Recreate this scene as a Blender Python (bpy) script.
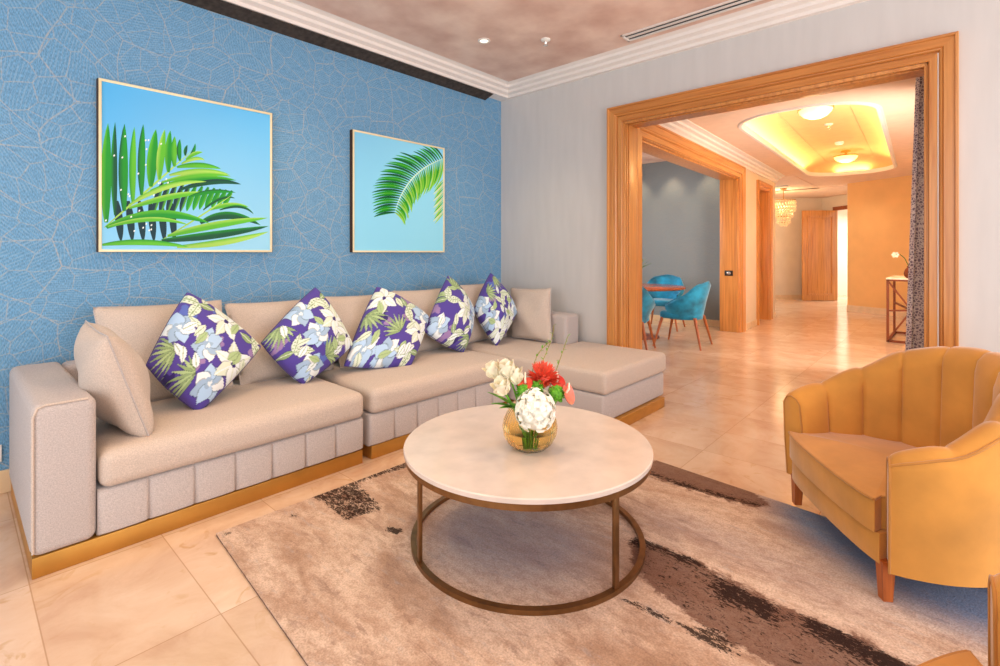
import bpy, bmesh, math, random
import numpy as np
from mathutils import Vector, Matrix
random.seed(7); np.random.seed(7)
PI = math.pi
scene = bpy.context.scene
for o in list(bpy.data.objects): bpy.data.objects.remove(o)
COL = scene.collection

# ------------------------------------------------------------------ camera, world, lights, exposure
def L(c):
    c = c/255.0
    return c/12.92 if c <= 0.04045 else ((c+0.055)/1.055)**2.4
def rgb(c): return (L(c[0]), L(c[1]), L(c[2]), 1.0)

cam_data = bpy.data.cameras.new('camera'); cam = bpy.data.objects.new('camera', cam_data); COL.objects.link(cam)
cam_data.sensor_width = 36; cam_data.lens = 18.0; cam_data.shift_y = -0.08
cam_data.clip_start = 0.02; cam_data.clip_end = 100
cam.location = (0, 0, 1.25); cam.rotation_euler = (math.radians(90), 0, math.radians(42.3-90))
scene.camera = cam
vs = scene.view_settings
vs.view_transform = 'Standard'; vs.look = 'None'; vs.gamma = 1; vs.use_curve_mapping = False; vs.exposure = 0.0

world = bpy.data.worlds.new('world'); scene.world = world; world.use_nodes = True
wb = world.node_tree.nodes['Background']; wb.inputs[0].default_value = (0.90, 0.95, 1.0, 1); wb.inputs[1].default_value = 1.16

def light(name, kind, loc, power, color=(1, 1, 1), rot=None, target=None, **kw):
    d = bpy.data.lights.new(name, kind); d.energy = power; d.color = color
    for k, v in kw.items(): setattr(d, k, v)
    o = bpy.data.objects.new(name, d); COL.objects.link(o); o.location = loc
    if target is not None:
        o.rotation_euler = (Vector(target)-Vector(loc)).to_track_quat('-Z', 'Y').to_euler()
    elif rot: o.rotation_euler = rot
    return o
WARM = (1.0, 0.74, 0.46); DEEP = (1.0, 0.60, 0.24)
# area lights for daylight assumed from behind and beside the camera, no windows modelled
light('assumed_daylight', 'AREA', (2.2, -2.9, 1.5), 140, (0.93, 0.965, 1.0), target=(2.2, 2.5, 2.5), shape='RECTANGLE', size=4.6, size_y=2.4)
light('assumed_daylight_west', 'AREA', (-2.4, 0.6, 1.5), 62, (0.93, 0.965, 1.0), target=(2.5, 1.2, 2.2), shape='RECTANGLE', size=3.6, size_y=2.4)
# ceiling downlights of the living room, all but the first added without fixtures
for p in [(3.0, 2.9), (1.6, 2.9), (0.3, 2.6), (0.6, 1.0), (2.0, 0.9), (1.9, 1.9), (-0.3, 1.7)]:
    light('downlight_glow', 'SPOT', (p[0], p[1], 2.99), 36 if p[0] < 1.0 else 42, WARM, target=(p[0], p[1], 0), spot_size=math.radians(110), spot_blend=0.9, shadow_soft_size=0.06)

# hall frame: the hall is turned a little against the living room
HA = math.atan(0.04); HC, HS = math.cos(HA), math.sin(HA)
def hp(u, v, z=None):
    x, y = 4.05+u*HC-v*HS, u*HS+v*HC
    return (x, y) if z is None else (x, y, z)
# tray cove strips, up behind the lip, and the hall's bowl lamps
for (u, v, lu, lv, tu, tv) in [(4.7, 0.455, 4.5, 0.04, 4.7, 0.49), (4.7, 1.835, 4.5, 0.04, 4.7, 1.80), (1.845, 1.145, 0.04, 0.5, 1.88, 1.145), (7.535, 1.145, 0.04, 0.5, 7.50, 1.145)]:
    o = light('cove_strip_glow', 'AREA', hp(u, v, 2.80), 4.4*max(lu, lv), (1.0, 0.76, 0.30), shape='RECTANGLE', size=max(lu, lv), size_y=0.04)
    dz = Vector(hp(tu, tv, 2.80+0.35))-Vector(hp(u, v, 2.80)); xx = Vector((HC, HS, 0)) if lu > lv else Vector((-HS, HC, 0)); zz = -dz.normalized(); xx = (xx-zz*xx.dot(zz)).normalized(); yy = zz.cross(xx)
    o.rotation_euler = Matrix((xx, yy, zz)).transposed().to_euler()
for p in [(6.6, 1.17), (10.15, 1.36)]:
    light('dome_lamp_glow', 'POINT', (p[0], p[1], 2.60), 13, (1.0, 0.66, 0.32), shadow_soft_size=0.10)
for u, v, e in [(1.2, 1.3, 42), (3.4, 1.5, 42), (5.6, 1.2, 42), (8.2, 1.3, 34)]:  # spots added to fill the hall with light, no fixtures
    light('hall_fill_glow', 'SPOT', hp(u, v, 2.73), e, (1.0, 0.89, 0.74), target=hp(u, v, 0), spot_size=math.radians(140), spot_blend=1.0, shadow_soft_size=0.12)
light('foyer_glow', 'POINT', (13.2, 3.1, 2.3), 60, (1.0, 0.70, 0.38), shadow_soft_size=0.2)
light('passage_fill_glow', 'AREA', (16.6, 1.6, 2.4), 90, (1.0, 0.93, 0.78), target=(16.2, 2.0, 0), size=0.8)  # area light added to brighten the passage beyond the doorway
light('hall_added_daylight', 'AREA', hp(2.2, 0.22, 1.3), 66, (1.0, 0.94, 0.88), target=hp(5.0, 2.2, 2.3), shape='RECTANGLE', size=1.2, size_y=1.8)  # area light added by the curtain to brighten the hall, no window modelled
for y in (3.1, 3.75, 4.4):  # dining downlights assumed from the glow on the far wall, no fixtures modelled
    light('dining_downlight_glow', 'SPOT', (8.52, y, 2.88), 24, WARM, target=(8.70, y, 0), spot_size=math.radians(75), spot_blend=0.8, shadow_soft_size=0.04)
light('dining_glow', 'AREA', (6.4, 4.85, 1.6), 60, (0.95, 0.97, 1.0), target=(6.9, 2.6, 0.6), shape='RECTANGLE', size=2.4, size_y=1.8)  # area light inside the dining room, aimed towards the hall side

# ------------------------------------------------------------------ materials
def nodes_of(m):
    m.use_nodes = True
    return m.node_tree.nodes, m.node_tree.links, m.node_tree.nodes['Principled BSDF']
def mat(name, col, rough=0.5, metal=0.0, spec=0.5, var=0.06, scale=8.0, bump=0.0, bscale=200.0, sheen=0.0, stretch=None, col2=None, emit=None, estr=0.0, trans=0.0, ior=1.45, coat=0.0):
    m = bpy.data.materials.new(name); N, K, B = nodes_of(m)
    tc = N.new('ShaderNodeTexCoord'); mp = N.new('ShaderNodeMapping'); K.new(tc.outputs['Object'], mp.inputs[0])
    if stretch: mp.inputs['Scale'].default_value = stretch
    n = N.new('ShaderNodeTexNoise'); n.inputs['Scale'].default_value = scale; n.inputs['Detail'].default_value = 5
    K.new(mp.outputs[0], n.inputs['Vector'])
    r = N.new('ShaderNodeValToRGB')
    a = [max(0, c*(1-var)) for c in col]; b = [min(255, c*(1+var)) for c in col] if col2 is None else col2
    r.color_ramp.elements[0].color = rgb(a); r.color_ramp.elements[1].color = rgb(b)
    r.color_ramp.elements[0].position = 0.3; r.color_ramp.elements[1].position = 0.7
    K.new(n.outputs['Fac'], r.inputs[0]); K.new(r.outputs[0], B.inputs['Base Color'])
    B.inputs['Roughness'].default_value = rough; B.inputs['Metallic'].default_value = metal
    B.inputs['Specular IOR Level'].default_value = spec; B.inputs['IOR'].default_value = ior
    B.inputs['Transmission Weight'].default_value = trans; B.inputs['Coat Weight'].default_value = coat
    if sheen: B.inputs['Sheen Weight'].default_value = sheen; B.inputs['Sheen Roughness'].default_value = 0.4
    if bump:
        n2 = N.new('ShaderNodeTexNoise'); n2.inputs['Scale'].default_value = bscale; n2.inputs['Detail'].default_value = 3
        K.new(mp.outputs[0], n2.inputs['Vector'])
        bp = N.new('ShaderNodeBump'); bp.inputs['Strength'].default_value = bump; bp.inputs['Distance'].default_value = 0.004
        K.new(n2.outputs['Fac'], bp.inputs['Height']); K.new(bp.outputs[0], B.inputs['Normal'])
    if emit is not None:
        B.inputs['Emission Color'].default_value = rgb(emit); B.inputs['Emission Strength'].default_value = estr
    return m
def attr_mat(name, attr='print', rough=0.7, weave=0.0, sheen=0.0):
    m = bpy.data.materials.new(name); N, K, B = nodes_of(m)
    a = N.new('ShaderNodeAttribute'); a.attribute_name = attr
    K.new(a.outputs['Color'], B.inputs['Base Color']); B.inputs['Roughness'].default_value = rough
    B.inputs['Specular IOR Level'].default_value = 0.25; B.inputs['Sheen Weight'].default_value = sheen
    if weave:
        tc = N.new('ShaderNodeTexCoord'); n2 = N.new('ShaderNodeTexNoise'); n2.inputs['Scale'].default_value = 350
        K.new(tc.outputs['Object'], n2.inputs['Vector'])
        bp = N.new('ShaderNodeBump'); bp.inputs['Strength'].default_value = weave; bp.inputs['Distance'].default_value = 0.003
        K.new(n2.outputs['Fac'], bp.inputs['Height']); K.new(bp.outputs[0], B.inputs['Normal'])
    return m
def mix(N, K, fac, a, b, blend='MIX'):
    x = N.new('ShaderNodeMix'); x.data_type = 'RGBA'; x.blend_type = blend
    for s, v in ((x.inputs[0], fac), (x.inputs[6], a), (x.inputs[7], b)):
        if isinstance(v, (int, float)): s.default_value = v
        elif isinstance(v, tuple): s.default_value = v
        else: K.new(v, s)
    return x.outputs[2]
def mth(N, K, op, a, b=None, c=None):
    x = N.new('ShaderNodeMath'); x.operation = op
    for i, v in enumerate((a, b, c)):
        if v is None: continue
        if isinstance(v, (int, float)): x.inputs[i].default_value = v
        else: K.new(v, x.inputs[i])
    return x.outputs[0]
def ramp(N, K, fac, stops):
    r = N.new('ShaderNodeValToRGB'); e = r.color_ramp.elements
    while len(e) < len(stops): e.new(0.5)
    for i, (p, c) in enumerate(stops): e[i].position = p; e[i].color = c
    K.new(fac, r.inputs[0]); return r.outputs[0]

def wallpaper(name, base, stripe, vein, plane='XZ', scale=3.6, amount=1.0):
    m = bpy.data.materials.new(name); N, K, B = nodes_of(m)
    tc = N.new('ShaderNodeTexCoord'); sp = N.new('ShaderNodeSeparateXYZ'); K.new(tc.outputs['Object'], sp.inputs[0])
    cb = N.new('ShaderNodeCombineXYZ'); K.new(sp.outputs[0 if plane == 'XZ' else 1], cb.inputs[0]); K.new(sp.outputs[2], cb.inputs[1])
    dn = N.new('ShaderNodeTexNoise'); dn.inputs['Scale'].default_value = 1.4; dn.inputs['Detail'].default_value = 1.0
    K.new(cb.outputs[0], dn.inputs['Vector'])
    va = N.new('ShaderNodeVectorMath'); va.operation = 'MULTIPLY_ADD'; K.new(dn.outputs['Color'], va.inputs[0]); va.inputs[1].default_value = (0.28, 0.28, 0); K.new(cb.outputs[0], va.inputs[2])
    def vor(sc, feat):
        v = N.new('ShaderNodeTexVoronoi'); v.voronoi_dimensions = '2D'; v.feature = feat; v.inputs['Scale'].default_value = sc; v.inputs['Randomness'].default_value = 0.9
        K.new(va.outputs[0], v.inputs['Vector']); return v
    f1 = vor(scale, 'F1'); de = vor(scale, 'DISTANCE_TO_EDGE'); de2 = vor(scale*2.3, 'DISTANCE_TO_EDGE')
    sc = N.new('ShaderNodeSeparateColor'); K.new(f1.outputs['Color'], sc.inputs[0])
    th = mth(N, K, 'MULTIPLY', sc.outputs[0], 6.283)
    s2 = N.new('ShaderNodeSeparateXYZ'); K.new(va.outputs[0], s2.inputs[0])
    s = mth(N, K, 'ADD', mth(N, K, 'MULTIPLY', s2.outputs[0], mth(N, K, 'COSINE', th)), mth(N, K, 'MULTIPLY', s2.outputs[1], mth(N, K, 'SINE', th)))
    w = mth(N, K, 'SINE', mth(N, K, 'MULTIPLY', s, 420.0))
    st = ramp(N, K, mth(N, K, 'MULTIPLY_ADD', w, 0.5, 0.5), [(0.45, (0, 0, 0, 1)), (0.9, (1, 1, 1, 1))])
    l1 = ramp(N, K, de.outputs['Distance'], [(0.003, (0.9, 0.9, 0.9, 1)), (0.016, (0, 0, 0, 1))])
    l2 = ramp(N, K, de2.outputs['Distance'], [(0.004, (0.75, 0.75, 0.75, 1)), (0.03, (0, 0, 0, 1))])
    brk = N.new('ShaderNodeTexNoise'); brk.inputs['Scale'].default_value = 60; K.new(cb.outputs[0], brk.inputs['Vector'])
    lines = mth(N, K, 'MULTIPLY', mth(N, K, 'MAXIMUM', l1, l2), mth(N, K, 'MULTIPLY_ADD', brk.outputs['Fac'], 2.2, -0.45))
    wv = N.new('ShaderNodeTexNoise'); wv.inputs['Scale'].default_value = 1.0; wv.inputs['Detail'].default_value = 4
    mp = N.new('ShaderNodeMapping'); mp.inputs['Scale'].default_value = (260, 70, 1); K.new(cb.outputs[0], mp.inputs[0]); K.new(mp.outputs[0], wv.inputs['Vector'])
    big = N.new('ShaderNodeTexNoise'); big.inputs['Scale'].default_value = 1.6; K.new(cb.outputs[0], big.inputs['Vector'])
    c0 = mix(N, K, ramp(N, K, wv.outputs['Fac'], [(0.3, (0, 0, 0, 1)), (0.7, (1, 1, 1, 1))]), rgb([c*0.80 for c in base]), rgb([min(255, c*1.18) for c in base]))
    c0 = mix(N, K, mth(N, K, 'MULTIPLY', big.outputs['Fac'], 0.25), c0, rgb([base[0]*1.15, base[1]*1.0, base[2]*0.98]))
    hn = N.new('ShaderNodeTexNoise'); hn.inputs['Scale'].default_value = 24; hn.inputs['Detail'].default_value = 4; K.new(cb.outputs[0], hn.inputs['Vector'])
    hk = ramp(N, K, hn.outputs['Fac'], [(0.38, (0.15, 0.15, 0.15, 1)), (0.6, (1, 1, 1, 1))])
    c1 = mix(N, K, mth(N, K, 'MULTIPLY', mth(N, K, 'MULTIPLY', st, hk), 0.55*amount), c0, rgb(stripe))
    c2 = mix(N, K, mth(N, K, 'MULTIPLY', lines, 0.78*amount), c1, rgb(vein))
    K.new(c2, B.inputs['Base Color']); B.inputs['Roughness'].default_value = 0.75; B.inputs['Specular IOR Level'].default_value = 0.25
    return m

def wood(name, base, dark, scale=1.0, axis='Z', rough=0.32):
    m = bpy.data.materials.new(name); N, K, B = nodes_of(m)
    tc = N.new('ShaderNodeTexCoord'); mp = N.new('ShaderNodeMapping'); K.new(tc.outputs['Object'], mp.inputs[0])
    s = {'X': (1.0, 26, 26), 'Y': (26, 1.0, 26), 'Z': (26, 26, 1.0)}[axis]
    mp.inputs['Scale'].default_value = tuple(v*scale for v in s)
    n = N.new('ShaderNodeTexNoise'); n.inputs['Scale'].default_value = 1.6; n.inputs['Detail'].default_value = 6; n.inputs['Distortion'].default_value = 0.4
    K.new(mp.outputs[0], n.inputs['Vector'])
    K.new(ramp(N, K, n.outputs['Fac'], [(0.32, rgb(dark)), (0.5, rgb(base)), (0.72, rgb([min(255, c*1.08) for c in base]))]), B.inputs['Base Color'])
    B.inputs['Roughness'].default_value = rough; B.inputs['Coat Weight'].default_value = 0.15; B.inputs['Coat Roughness'].default_value = 0.2
    return m

def floor_mat():
    m = bpy.data.materials.new('marble_tiles'); N, K, B = nodes_of(m)
    tc = N.new('ShaderNodeTexCoord'); mp = N.new('ShaderNodeMapping'); K.new(tc.outputs['Object'], mp.inputs[0])
    mp.inputs['Location'].default_value = (0.0, 0.0, 0)
    sp = N.new('ShaderNodeSeparateXYZ'); K.new(mp.outputs[0], sp.inputs[0])
    ux = mth(N, K, 'DIVIDE', mth(N, K, 'ADD', sp.outputs[0], -0.20+43.0), 0.43)
    uy = mth(N, K, 'DIVIDE', mth(N, K, 'ADD', sp.outputs[1], -1.88+70.0), 0.70)
    fx = mth(N, K, 'FRACT', ux); fy = mth(N, K, 'FRACT', uy)
    jx = mth(N, K, 'MINIMUM', fx, mth(N, K, 'SUBTRACT', 1.0, fx)); jy = mth(N, K, 'MINIMUM', fy, mth(N, K, 'SUBTRACT', 1.0, fy))
    d = mth(N, K, 'MINIMUM', mth(N, K, 'MULTIPLY', jx, 0.43), mth(N, K, 'MULTIPLY', jy, 0.70))
    joint = ramp(N, K, mth(N, K, 'MULTIPLY', d, 100.0), [(0.10, (1, 1, 1, 1)), (0.26, (0, 0, 0, 1))])
    cell = N.new('ShaderNodeCombineXYZ'); K.new(mth(N, K, 'FLOOR', ux), cell.inputs[0]); K.new(mth(N, K, 'FLOOR', uy), cell.inputs[1])
    wn = N.new('ShaderNodeTexWhiteNoise'); wn.noise_dimensions = '2D'; K.new(cell.outputs[0], wn.inputs['Vector'])
    off = N.new('ShaderNodeVectorMath'); off.operation = 'MULTIPLY_ADD'; K.new(wn.outputs['Color'], off.inputs[0]); off.inputs[1].default_value = (9, 9, 9); K.new(mp.outputs[0], off.inputs[2])
    n = N.new('ShaderNodeTexNoise'); n.inputs['Scale'].default_value = 3.2; n.inputs['Detail'].default_value = 8; n.inputs['Distortion'].default_value = 0.7; n.inputs['Roughness'].default_value = 0.65
    K.new(off.outputs[0], n.inputs['Vector'])
    base = ramp(N, K, n.outputs['Fac'], [(0.28, rgb((204, 166, 138))), (0.5, rgb((220, 188, 160))), (0.75, rgb((231, 206, 182)))])
    # brown veined clouds in some of the tiles
    vn = N.new('ShaderNodeTexNoise'); vn.inputs['Scale'].default_value = 5.0; vn.inputs['Detail'].default_value = 7; vn.inputs['Distortion'].default_value = 2.2
    K.new(off.outputs[0], vn.inputs['Vector'])
    vv = ramp(N, K, vn.outputs['Fac'], [(0.60, (0, 0, 0, 1)), (0.67, (1, 1, 1, 1)), (0.75, (0.2, 0.2, 0.2, 1))])
    base = mix(N, K, mth(N, K, 'MULTIPLY', vv, mth(N, K, 'MULTIPLY', wn.outputs['Value'], 0.55)), base, rgb((190, 142, 78)))
    tint = ramp(N, K, wn.outputs['Value'], [(0.0, (0.90, 0.88, 0.86, 1)), (1.0, (1, 1, 1, 1))])
    base = mix(N, K, 1.0, base, tint, 'MULTIPLY')
    base = mix(N, K, mth(N, K, 'MULTIPLY', joint, 0.6), base, rgb((165, 120, 78)))
    K.new(base, B.inputs['Base Color']); B.inputs['Roughness'].default_value = 0.16; B.inputs['Specular IOR Level'].default_value = 0.5
    return m

def rug_mat():
    m = bpy.data.materials.new('rug_pile'); N, K, B = nodes_of(m)
    tc = N.new('ShaderNodeTexCoord')
    at = N.new('ShaderNodeAttribute'); at.attribute_name = 'print'; sp = N.new('ShaderNodeSeparateColor'); K.new(at.outputs['Color'], sp.inputs[0])
    def noise(scale, detail, st=(1, 1, 1), dist=0.0, rough=0.6):
        mp = N.new('ShaderNodeMapping'); mp.inputs['Scale'].default_value = st; K.new(tc.outputs['Object'], mp.inputs[0])
        n = N.new('ShaderNodeTexNoise'); n.inputs['Scale'].default_value = scale; n.inputs['Detail'].default_value = detail; n.inputs['Distortion'].default_value = dist; n.inputs['Roughness'].default_value = rough
        K.new(mp.outputs[0], n.inputs['Vector']); return n.outputs['Fac']
    n1 = noise(3.0, 6, (1.6, 0.55, 1), 0.5); n2 = noise(26, 5, (1.3, 0.8, 1), 0.4, 0.7); n3 = noise(150, 3)
    base = ramp(N, K, n1, [(0.25, rgb((150, 118, 98))), (0.42, rgb((194, 162, 140))), (0.6, rgb((226, 200, 180))), (0.8, rgb((186, 156, 136)))])
    base = mix(N, K, mth(N, K, 'MULTIPLY', ramp(N, K, n2, [(0.38, (1, 1, 1, 1)), (0.56, (0, 0, 0, 1))]), 0.45), base, rgb((168, 132, 108)))
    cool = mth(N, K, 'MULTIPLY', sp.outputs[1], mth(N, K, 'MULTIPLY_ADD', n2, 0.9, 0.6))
    n5 = noise(11, 6, (1.9, 0.5, 1), 0.6, 0.75)
    base = mix(N, K, ramp(N, K, n5, [(0.56, (0, 0, 0, 1)), (0.66, (0.55, 0.55, 0.55, 1))]), base, rgb((150, 120, 106)))
    base = mix(N, K, ramp(N, K, n5, [(0.34, (0.4, 0.4, 0.4, 1)), (0.44, (0, 0, 0, 1))]), base, rgb((178, 172, 172)))
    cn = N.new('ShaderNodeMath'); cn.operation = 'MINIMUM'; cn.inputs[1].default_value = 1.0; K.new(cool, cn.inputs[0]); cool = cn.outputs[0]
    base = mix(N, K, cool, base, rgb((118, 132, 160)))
    # worn brown and near black patches with ragged edges
    br = mth(N, K, 'SUBTRACT', mth(N, K, 'MULTIPLY', sp.outputs[0], 1.15), mth(N, K, 'MULTIPLY', n2, 0.9))
    bm_ = ramp(N, K, br, [(0.0, (0, 0, 0, 1)), (0.14, (1, 1, 1, 1))])
    base = mix(N, K, mth(N, K, 'MULTIPLY', bm_, 0.82), base, rgb((112, 76, 62)))
    n4 = noise(60, 4, (1.5, 0.6, 1), 0.8, 0.8)
    dk = mth(N, K, 'SUBTRACT', mth(N, K, 'MULTIPLY', sp.outputs[2], 1.0), n4)
    dm = ramp(N, K, dk, [(0.0, (0, 0, 0, 1)), (0.05, (1, 1, 1, 1))])
    base = mix(N, K, mth(N, K, 'MULTIPLY', dm, 0.9), base, rgb((34, 20, 18)))
    fine = ramp(N, K, n3, [(0.3, (0.72, 0.70, 0.69, 1)), (0.68, (1.06, 1.06, 1.06, 1))])
    base = mix(N, K, 1.0, base, fine, 'MULTIPLY')
    K.new(base, B.inputs['Base Color']); B.inputs['Roughness'].default_value = 0.95; B.inputs['Specular IOR Level'].default_value = 0.1
    bp = N.new('ShaderNodeBump'); bp.inputs['Strength'].default_value = 0.5; bp.inputs['Distance'].default_value = 0.006; K.new(n3, bp.inputs['Height']); K.new(bp.outputs[0], B.inputs['Normal'])
    return m

M = {}
M['floor'] = floor_mat(); M['rug'] = rug_mat()
M['wallpaper'] = wallpaper('leaf_wallpaper', (102, 153, 190), (146, 180, 204), (200, 186, 164), amount=0.95)
M['wallpaper_dining'] = wallpaper('dining_wallpaper', (132, 142, 146), (148, 156, 154), (164, 158, 144), plane='YZ', amount=0.6)
M['plaster'] = mat('greige_plaster', (207, 203, 199), 0.8, var=0.012, scale=2.5, stretch=(6, 6, 1))
M['hall_plaster'] = mat('cream_plaster', (226, 208, 184), 0.8, var=0.02, scale=3)
M['ochre'] = mat('ochre_plaster', (234, 182, 116), 0.8, var=0.02, scale=3)
M['suede'] = mat('rose_suede_ceiling', (230, 188, 170), 0.85, var=0.07, scale=3.4, col2=(243, 215, 198))
M['hall_ceiling'] = mat('peach_ceiling', (238, 208, 184), 0.8, var=0.02)
M['tray'] = mat('tray_peach', (238, 194, 140), 0.8, var=0.02)  # warmer peach than the hall ceiling around it
M['white'] = mat('white_moulding', (238, 228, 220), 0.6, var=0.01)
M['soffit'] = mat('dark_soffit', (62, 54, 48), 0.85, var=0.25, scale=30, stretch=(1, 1, 0.2))
M['stone'] = mat('stone_skirting', (226, 194, 154), 0.35, var=0.06, scale=5)
M['wood_v'] = wood('honey_wood_upright', (204, 138, 72), (186, 114, 52), axis='Z')
M['wood_y'] = wood('honey_wood_cross', (196, 126, 60), (178, 106, 44), axis='Y')
M['wood_x'] = wood('honey_wood_long', (204, 138, 72), (186, 114, 52), axis='X')
M['wood_red'] = wood('red_brown_wood', (150, 74, 34), (120, 56, 24), axis='Z')
M['wood_leg'] = wood('leg_wood', (172, 90, 38), (140, 66, 24), axis='Z', scale=2)
M['sofa'] = mat('greige_linen', (188, 178, 174), 0.92, var=0.08, scale=220, bump=0.35, bscale=420, sheen=0.15, spec=0.15)
M['sofa_cushion'] = mat('greige_linen_cushion', (200, 184, 171), 0.92, var=0.07, scale=220, bump=0.3, bscale=420, sheen=0.15, spec=0.15)
M['brass'] = mat('brushed_gold', (198, 146, 70), 0.38, metal=0.75, var=0.03)
M['bronze'] = mat('aged_bronze', (132, 96, 60), 0.38, metal=0.85, var=0.10, scale=20)
M['marble'] = mat('cream_marble_top', (218, 202, 190), 0.22, var=0.035, scale=9, coat=0.2)
M['velvet'] = mat('mustard_velvet', (203, 142, 66), 0.75, var=0.07, scale=5, sheen=0.5, spec=0.2, bump=0.15, bscale=30)
M['velvet_pipe'] = mat('mustard_piping', (186, 126, 56), 0.75, var=0.05, sheen=0.4)
M['teal'] = mat('teal_velvet', (22, 130, 168), 0.7, var=0.22, scale=9, sheen=0.5)
M['gold_frame'] = mat('pale_gold_frame', (244, 226, 184), 0.4, metal=0.15, var=0.03)
M['dark_edge'] = mat('dark_frame_side', (70, 46, 28), 0.6)
M['black'] = mat('black_plastic', (28, 24, 22), 0.45)
M['chrome'] = mat('light_metal', (226, 220, 212), 0.25, metal=0.9)
M['white_gloss'] = mat('white_gloss', (245, 240, 232), 0.35)
M['lamp_glass'] = mat('lit_glass', (255, 240, 200), 0.4, emit=(255, 214, 130), estr=1.25)
M['lamp_spot'] = mat('lit_spot', (255, 246, 225), 0.4, emit=(255, 246, 220), estr=1.6)
M['amber'] = mat('amber_glass', (252, 236, 200), 0.02, trans=1.0, ior=1.18, var=0.0)
M['water'] = mat('vase_water', (252, 242, 206), 0.01, trans=1.0, ior=1.12, var=0.0)
M['petal_white'] = mat('white_petal', (252, 246, 232), 0.6, var=0.03, scale=40, sheen=0.2)
M['petal_cream'] = mat('cream_petal', (250, 238, 212), 0.55, var=0.05, scale=30)
M['petal_red'] = mat('coral_red_petal', (226, 82, 56), 0.5, var=0.14, scale=60)
M['petal_red_dark'] = mat('red_petal', (200, 44, 34), 0.4, var=0.08, scale=30)
M['petal_pink'] = mat('salmon_spathe', (236, 122, 100), 0.28, var=0.06, scale=20)
M['leaf'] = mat('fresh_green', (98, 158, 48), 0.5, var=0.14, scale=30)
M['leaf_dark'] = mat('deep_green', (54, 104, 40), 0.5, var=0.14, scale=30)
M['button_green'] = mat('button_green', (104, 170, 44), 0.7, var=0.18, scale=80)
M['twig'] = mat('olive_twig', (150, 140, 60), 0.7)
M['print'] = attr_mat('floral_print', rough=0.85, weave=0.25, sheen=0.1)
M['print_edge'] = mat('dark_purple_edge', (70, 58, 110), 0.8)
M['canvas'] = attr_mat('palm_print', rough=0.45)
M['curtain'] = None
M['crystal'] = mat('chandelier_crystal', (255, 226, 184), 0.1, spec=0.8, emit=(255, 206, 140), estr=0.2)
M['table_red'] = wood('mahogany_top', (186, 92, 50), (160, 74, 38), axis='X', rough=0.15)
M['rust'] = mat('rust_metal', (126, 60, 26), 0.5, metal=0.4)

def curtain_mat():
    m = bpy.data.materials.new('lace_curtain'); N, K, B = nodes_of(m)
    tc = N.new('ShaderNodeTexCoord')
    v = N.new('ShaderNodeTexVoronoi'); v.inputs['Scale'].default_value = 48; v.feature = 'DISTANCE_TO_EDGE'; K.new(tc.outputs['Object'], v.inputs['Vector'])
    n = N.new('ShaderNodeTexNoise'); n.inputs['Scale'].default_value = 6; K.new(tc.outputs['Object'], n.inputs['Vector'])
    f = mth(N, K, 'ADD', v.outputs['Distance'], mth(N, K, 'MULTIPLY_ADD', n.outputs['Fac'], 0.16, -0.08))
    K.new(ramp(N, K, f, [(0.05, rgb((216, 202, 196))), (0.14, rgb((158, 138, 144))), (0.3, rgb((116, 98, 112)))]), B.inputs['Base Color'])
    B.inputs['Roughness'].default_value = 0.85; return m
M['curtain'] = curtain_mat()

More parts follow.
